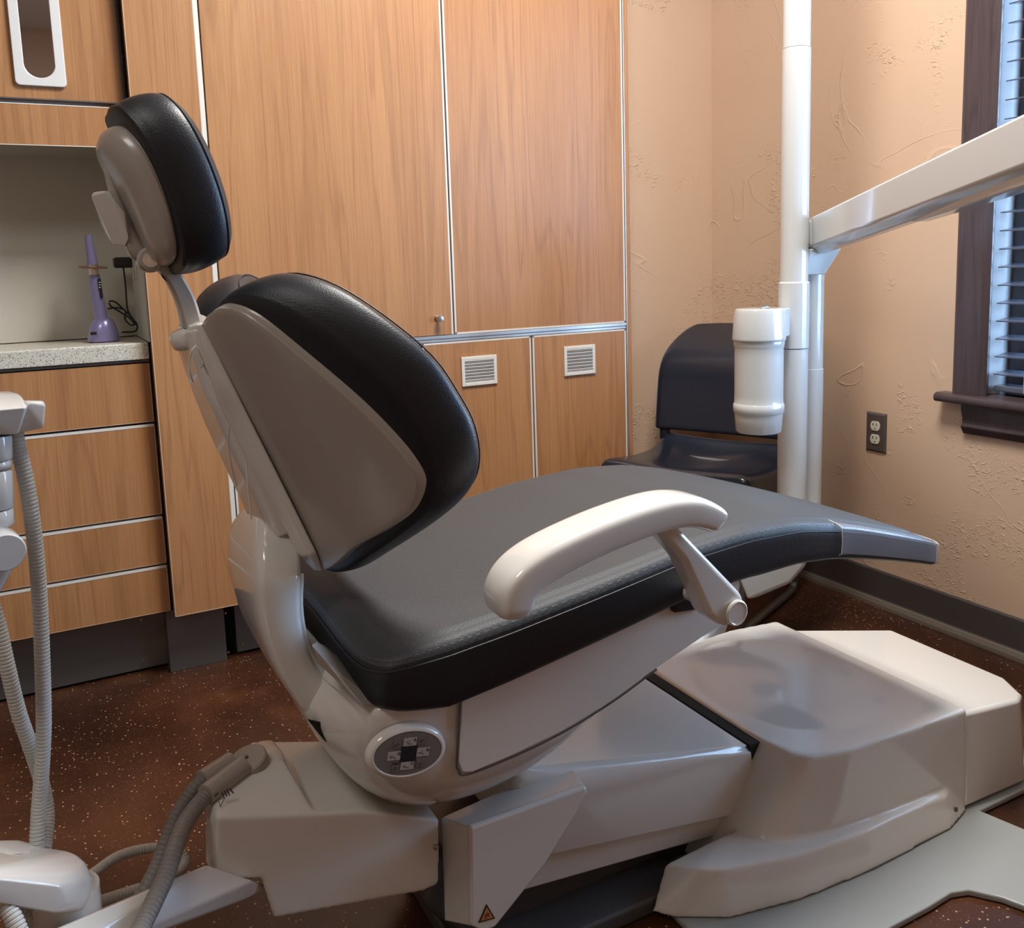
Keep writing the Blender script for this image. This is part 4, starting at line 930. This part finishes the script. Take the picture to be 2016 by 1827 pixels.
for (ya, yb, w0, w1) in ((858, 905, 10, 12), (908, 922, 10, 12), (925, 1000, 12, 14), (1003, 1035, 13, 16)):
    a, b = P1(w0-25, ya, 1.06), P1(w1-25, yb, 1.06)
    lathe('column_segment', [(.0001, 0), (.017, 0), (.018, .002), (.018, (a-b).length-.002), (.017, (a-b).length), (.0001, (a-b).length)], 'enamel', au, b, (a-b).normalized(), 28)
kj = P1(4, 1080, 1.03)
lathe('joint', [(.0001, -.02), (.018, -.02), (.0195, -.017), (.0195, .017), (.018, .02), (.0001, .02)], 'enamel', au, kj, (.2, -1, 0), 32)
hull('lower_link', [P1(px, py, y) for px, py in ((34, 1090), (30, 1110), (0, 1165), (-60, 1260), (-90, 1210), (-40, 1110), (0, 1040)) for y in (1.02, 1.06)], 'enamel', au, .006, 3, angle=12)
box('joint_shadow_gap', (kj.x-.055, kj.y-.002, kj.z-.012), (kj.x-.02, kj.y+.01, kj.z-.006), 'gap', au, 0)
# hoses
def hose(lab, pts, r, mat, rib=.0042, amp=.13, n=90):
    o = tube('suction_hose' if 'suction' in lab else 'supply_hose', pts, r, mat, None, 14, n, ribs=rib, amp=amp)
    return tag(o, lab, 'hose', 'grey hoses from the chair connector' if 'grey' in lab and 'connector' in lab else ('pale ribbed hoses of the instrument holder' if 'pale' in lab else None))
hose('pale ribbed suction hose hanging straight from the holder tray, right of the pair', [P1(58, 850, 1.08), P1(62, 880, 1.08), P1(70, 930, 1.08), P1(80, 1000, 1.08), P1(85, 1080, 1.085), P1(87, 1200, 1.09), P1(89, 1320, 1.09), P1(87, 1440, 1.09), P1(80, 1530, 1.09), P1(74, 1600, 1.09), P1(70, 1672, 1.08)] and
     [P1(30, 852, 1.08), P1(38, 890, 1.08), P1(50, 940, 1.08), P1(62, 1010, 1.08), P1(72, 1100, 1.085), P1(79, 1200, 1.09), P1(84, 1320, 1.09), P1(86, 1430, 1.09), P1(82, 1520, 1.09), P1(76, 1600, 1.09), P1(72, 1672, 1.08)], .0082, 'hose')
hose('pale ribbed suction hose entering from the left edge and crossing behind its twin', [P1(-30, 1150, 1.12), P1(-6, 1220, 1.115), P1(14, 1310, 1.11), P1(36, 1400, 1.11), P1(60, 1470, 1.115), P1(82, 1540, 1.125), P1(93, 1600, 1.12), P1(90, 1650, 1.10), P1(86, 1676, 1.085)], .0082, 'hose')
hose('thin white supply hose making a loop behind the grey hoses', [P1(120, 1765, 1.17), P1(185, 1718, 1.2), P1(235, 1685, 1.23), P1(295, 1670, 1.25), P1(345, 1672, 1.25), P1(364, 1693, 1.24), P1(350, 1718, 1.22), P1(310, 1738, 1.18), P1(250, 1757, 1.16), P1(180, 1780, 1.14), P1(110, 1805, 1.12)], .0068, 'hose', .0045, .08)
hose('thick grey suction hose running down from the connector, nearer one', [at(412, 1560, 1.125), at(392, 1582, 1.11), at(364, 1622, 1.08), at(345, 1670, 1.05), at(326, 1725, 1.02), at(303, 1775, .99), at(278, 1827, .96), at(255, 1880, .92)], .0105, 'hose_d', .006, .10)
hose('thick grey suction hose running down from the connector, rear one', [at(402, 1535, 1.152), at(380, 1556, 1.145), at(352, 1600, 1.13), at(330, 1650, 1.11), at(312, 1700, 1.09), at(290, 1745, 1.07), at(262, 1790, 1.06), at(230, 1835, 1.04)], .0098, 'hose_d', .006, .10)
hose('pale ribbed supply hose in the bottom left corner below the white housing', [at(-20, 1755, .98), at(5, 1775, .97), at(25, 1805, .96), at(42, 1845, .95)], .0085, 'hose', .0042)
hose('pale ribbed supply hose under the white housing beside the pivot column', [at(20, 1790, 1.06), at(50, 1800, 1.05), at(75, 1820, 1.04), at(95, 1850, 1.03)], .0085, 'hose', .0042)
fix_parent()
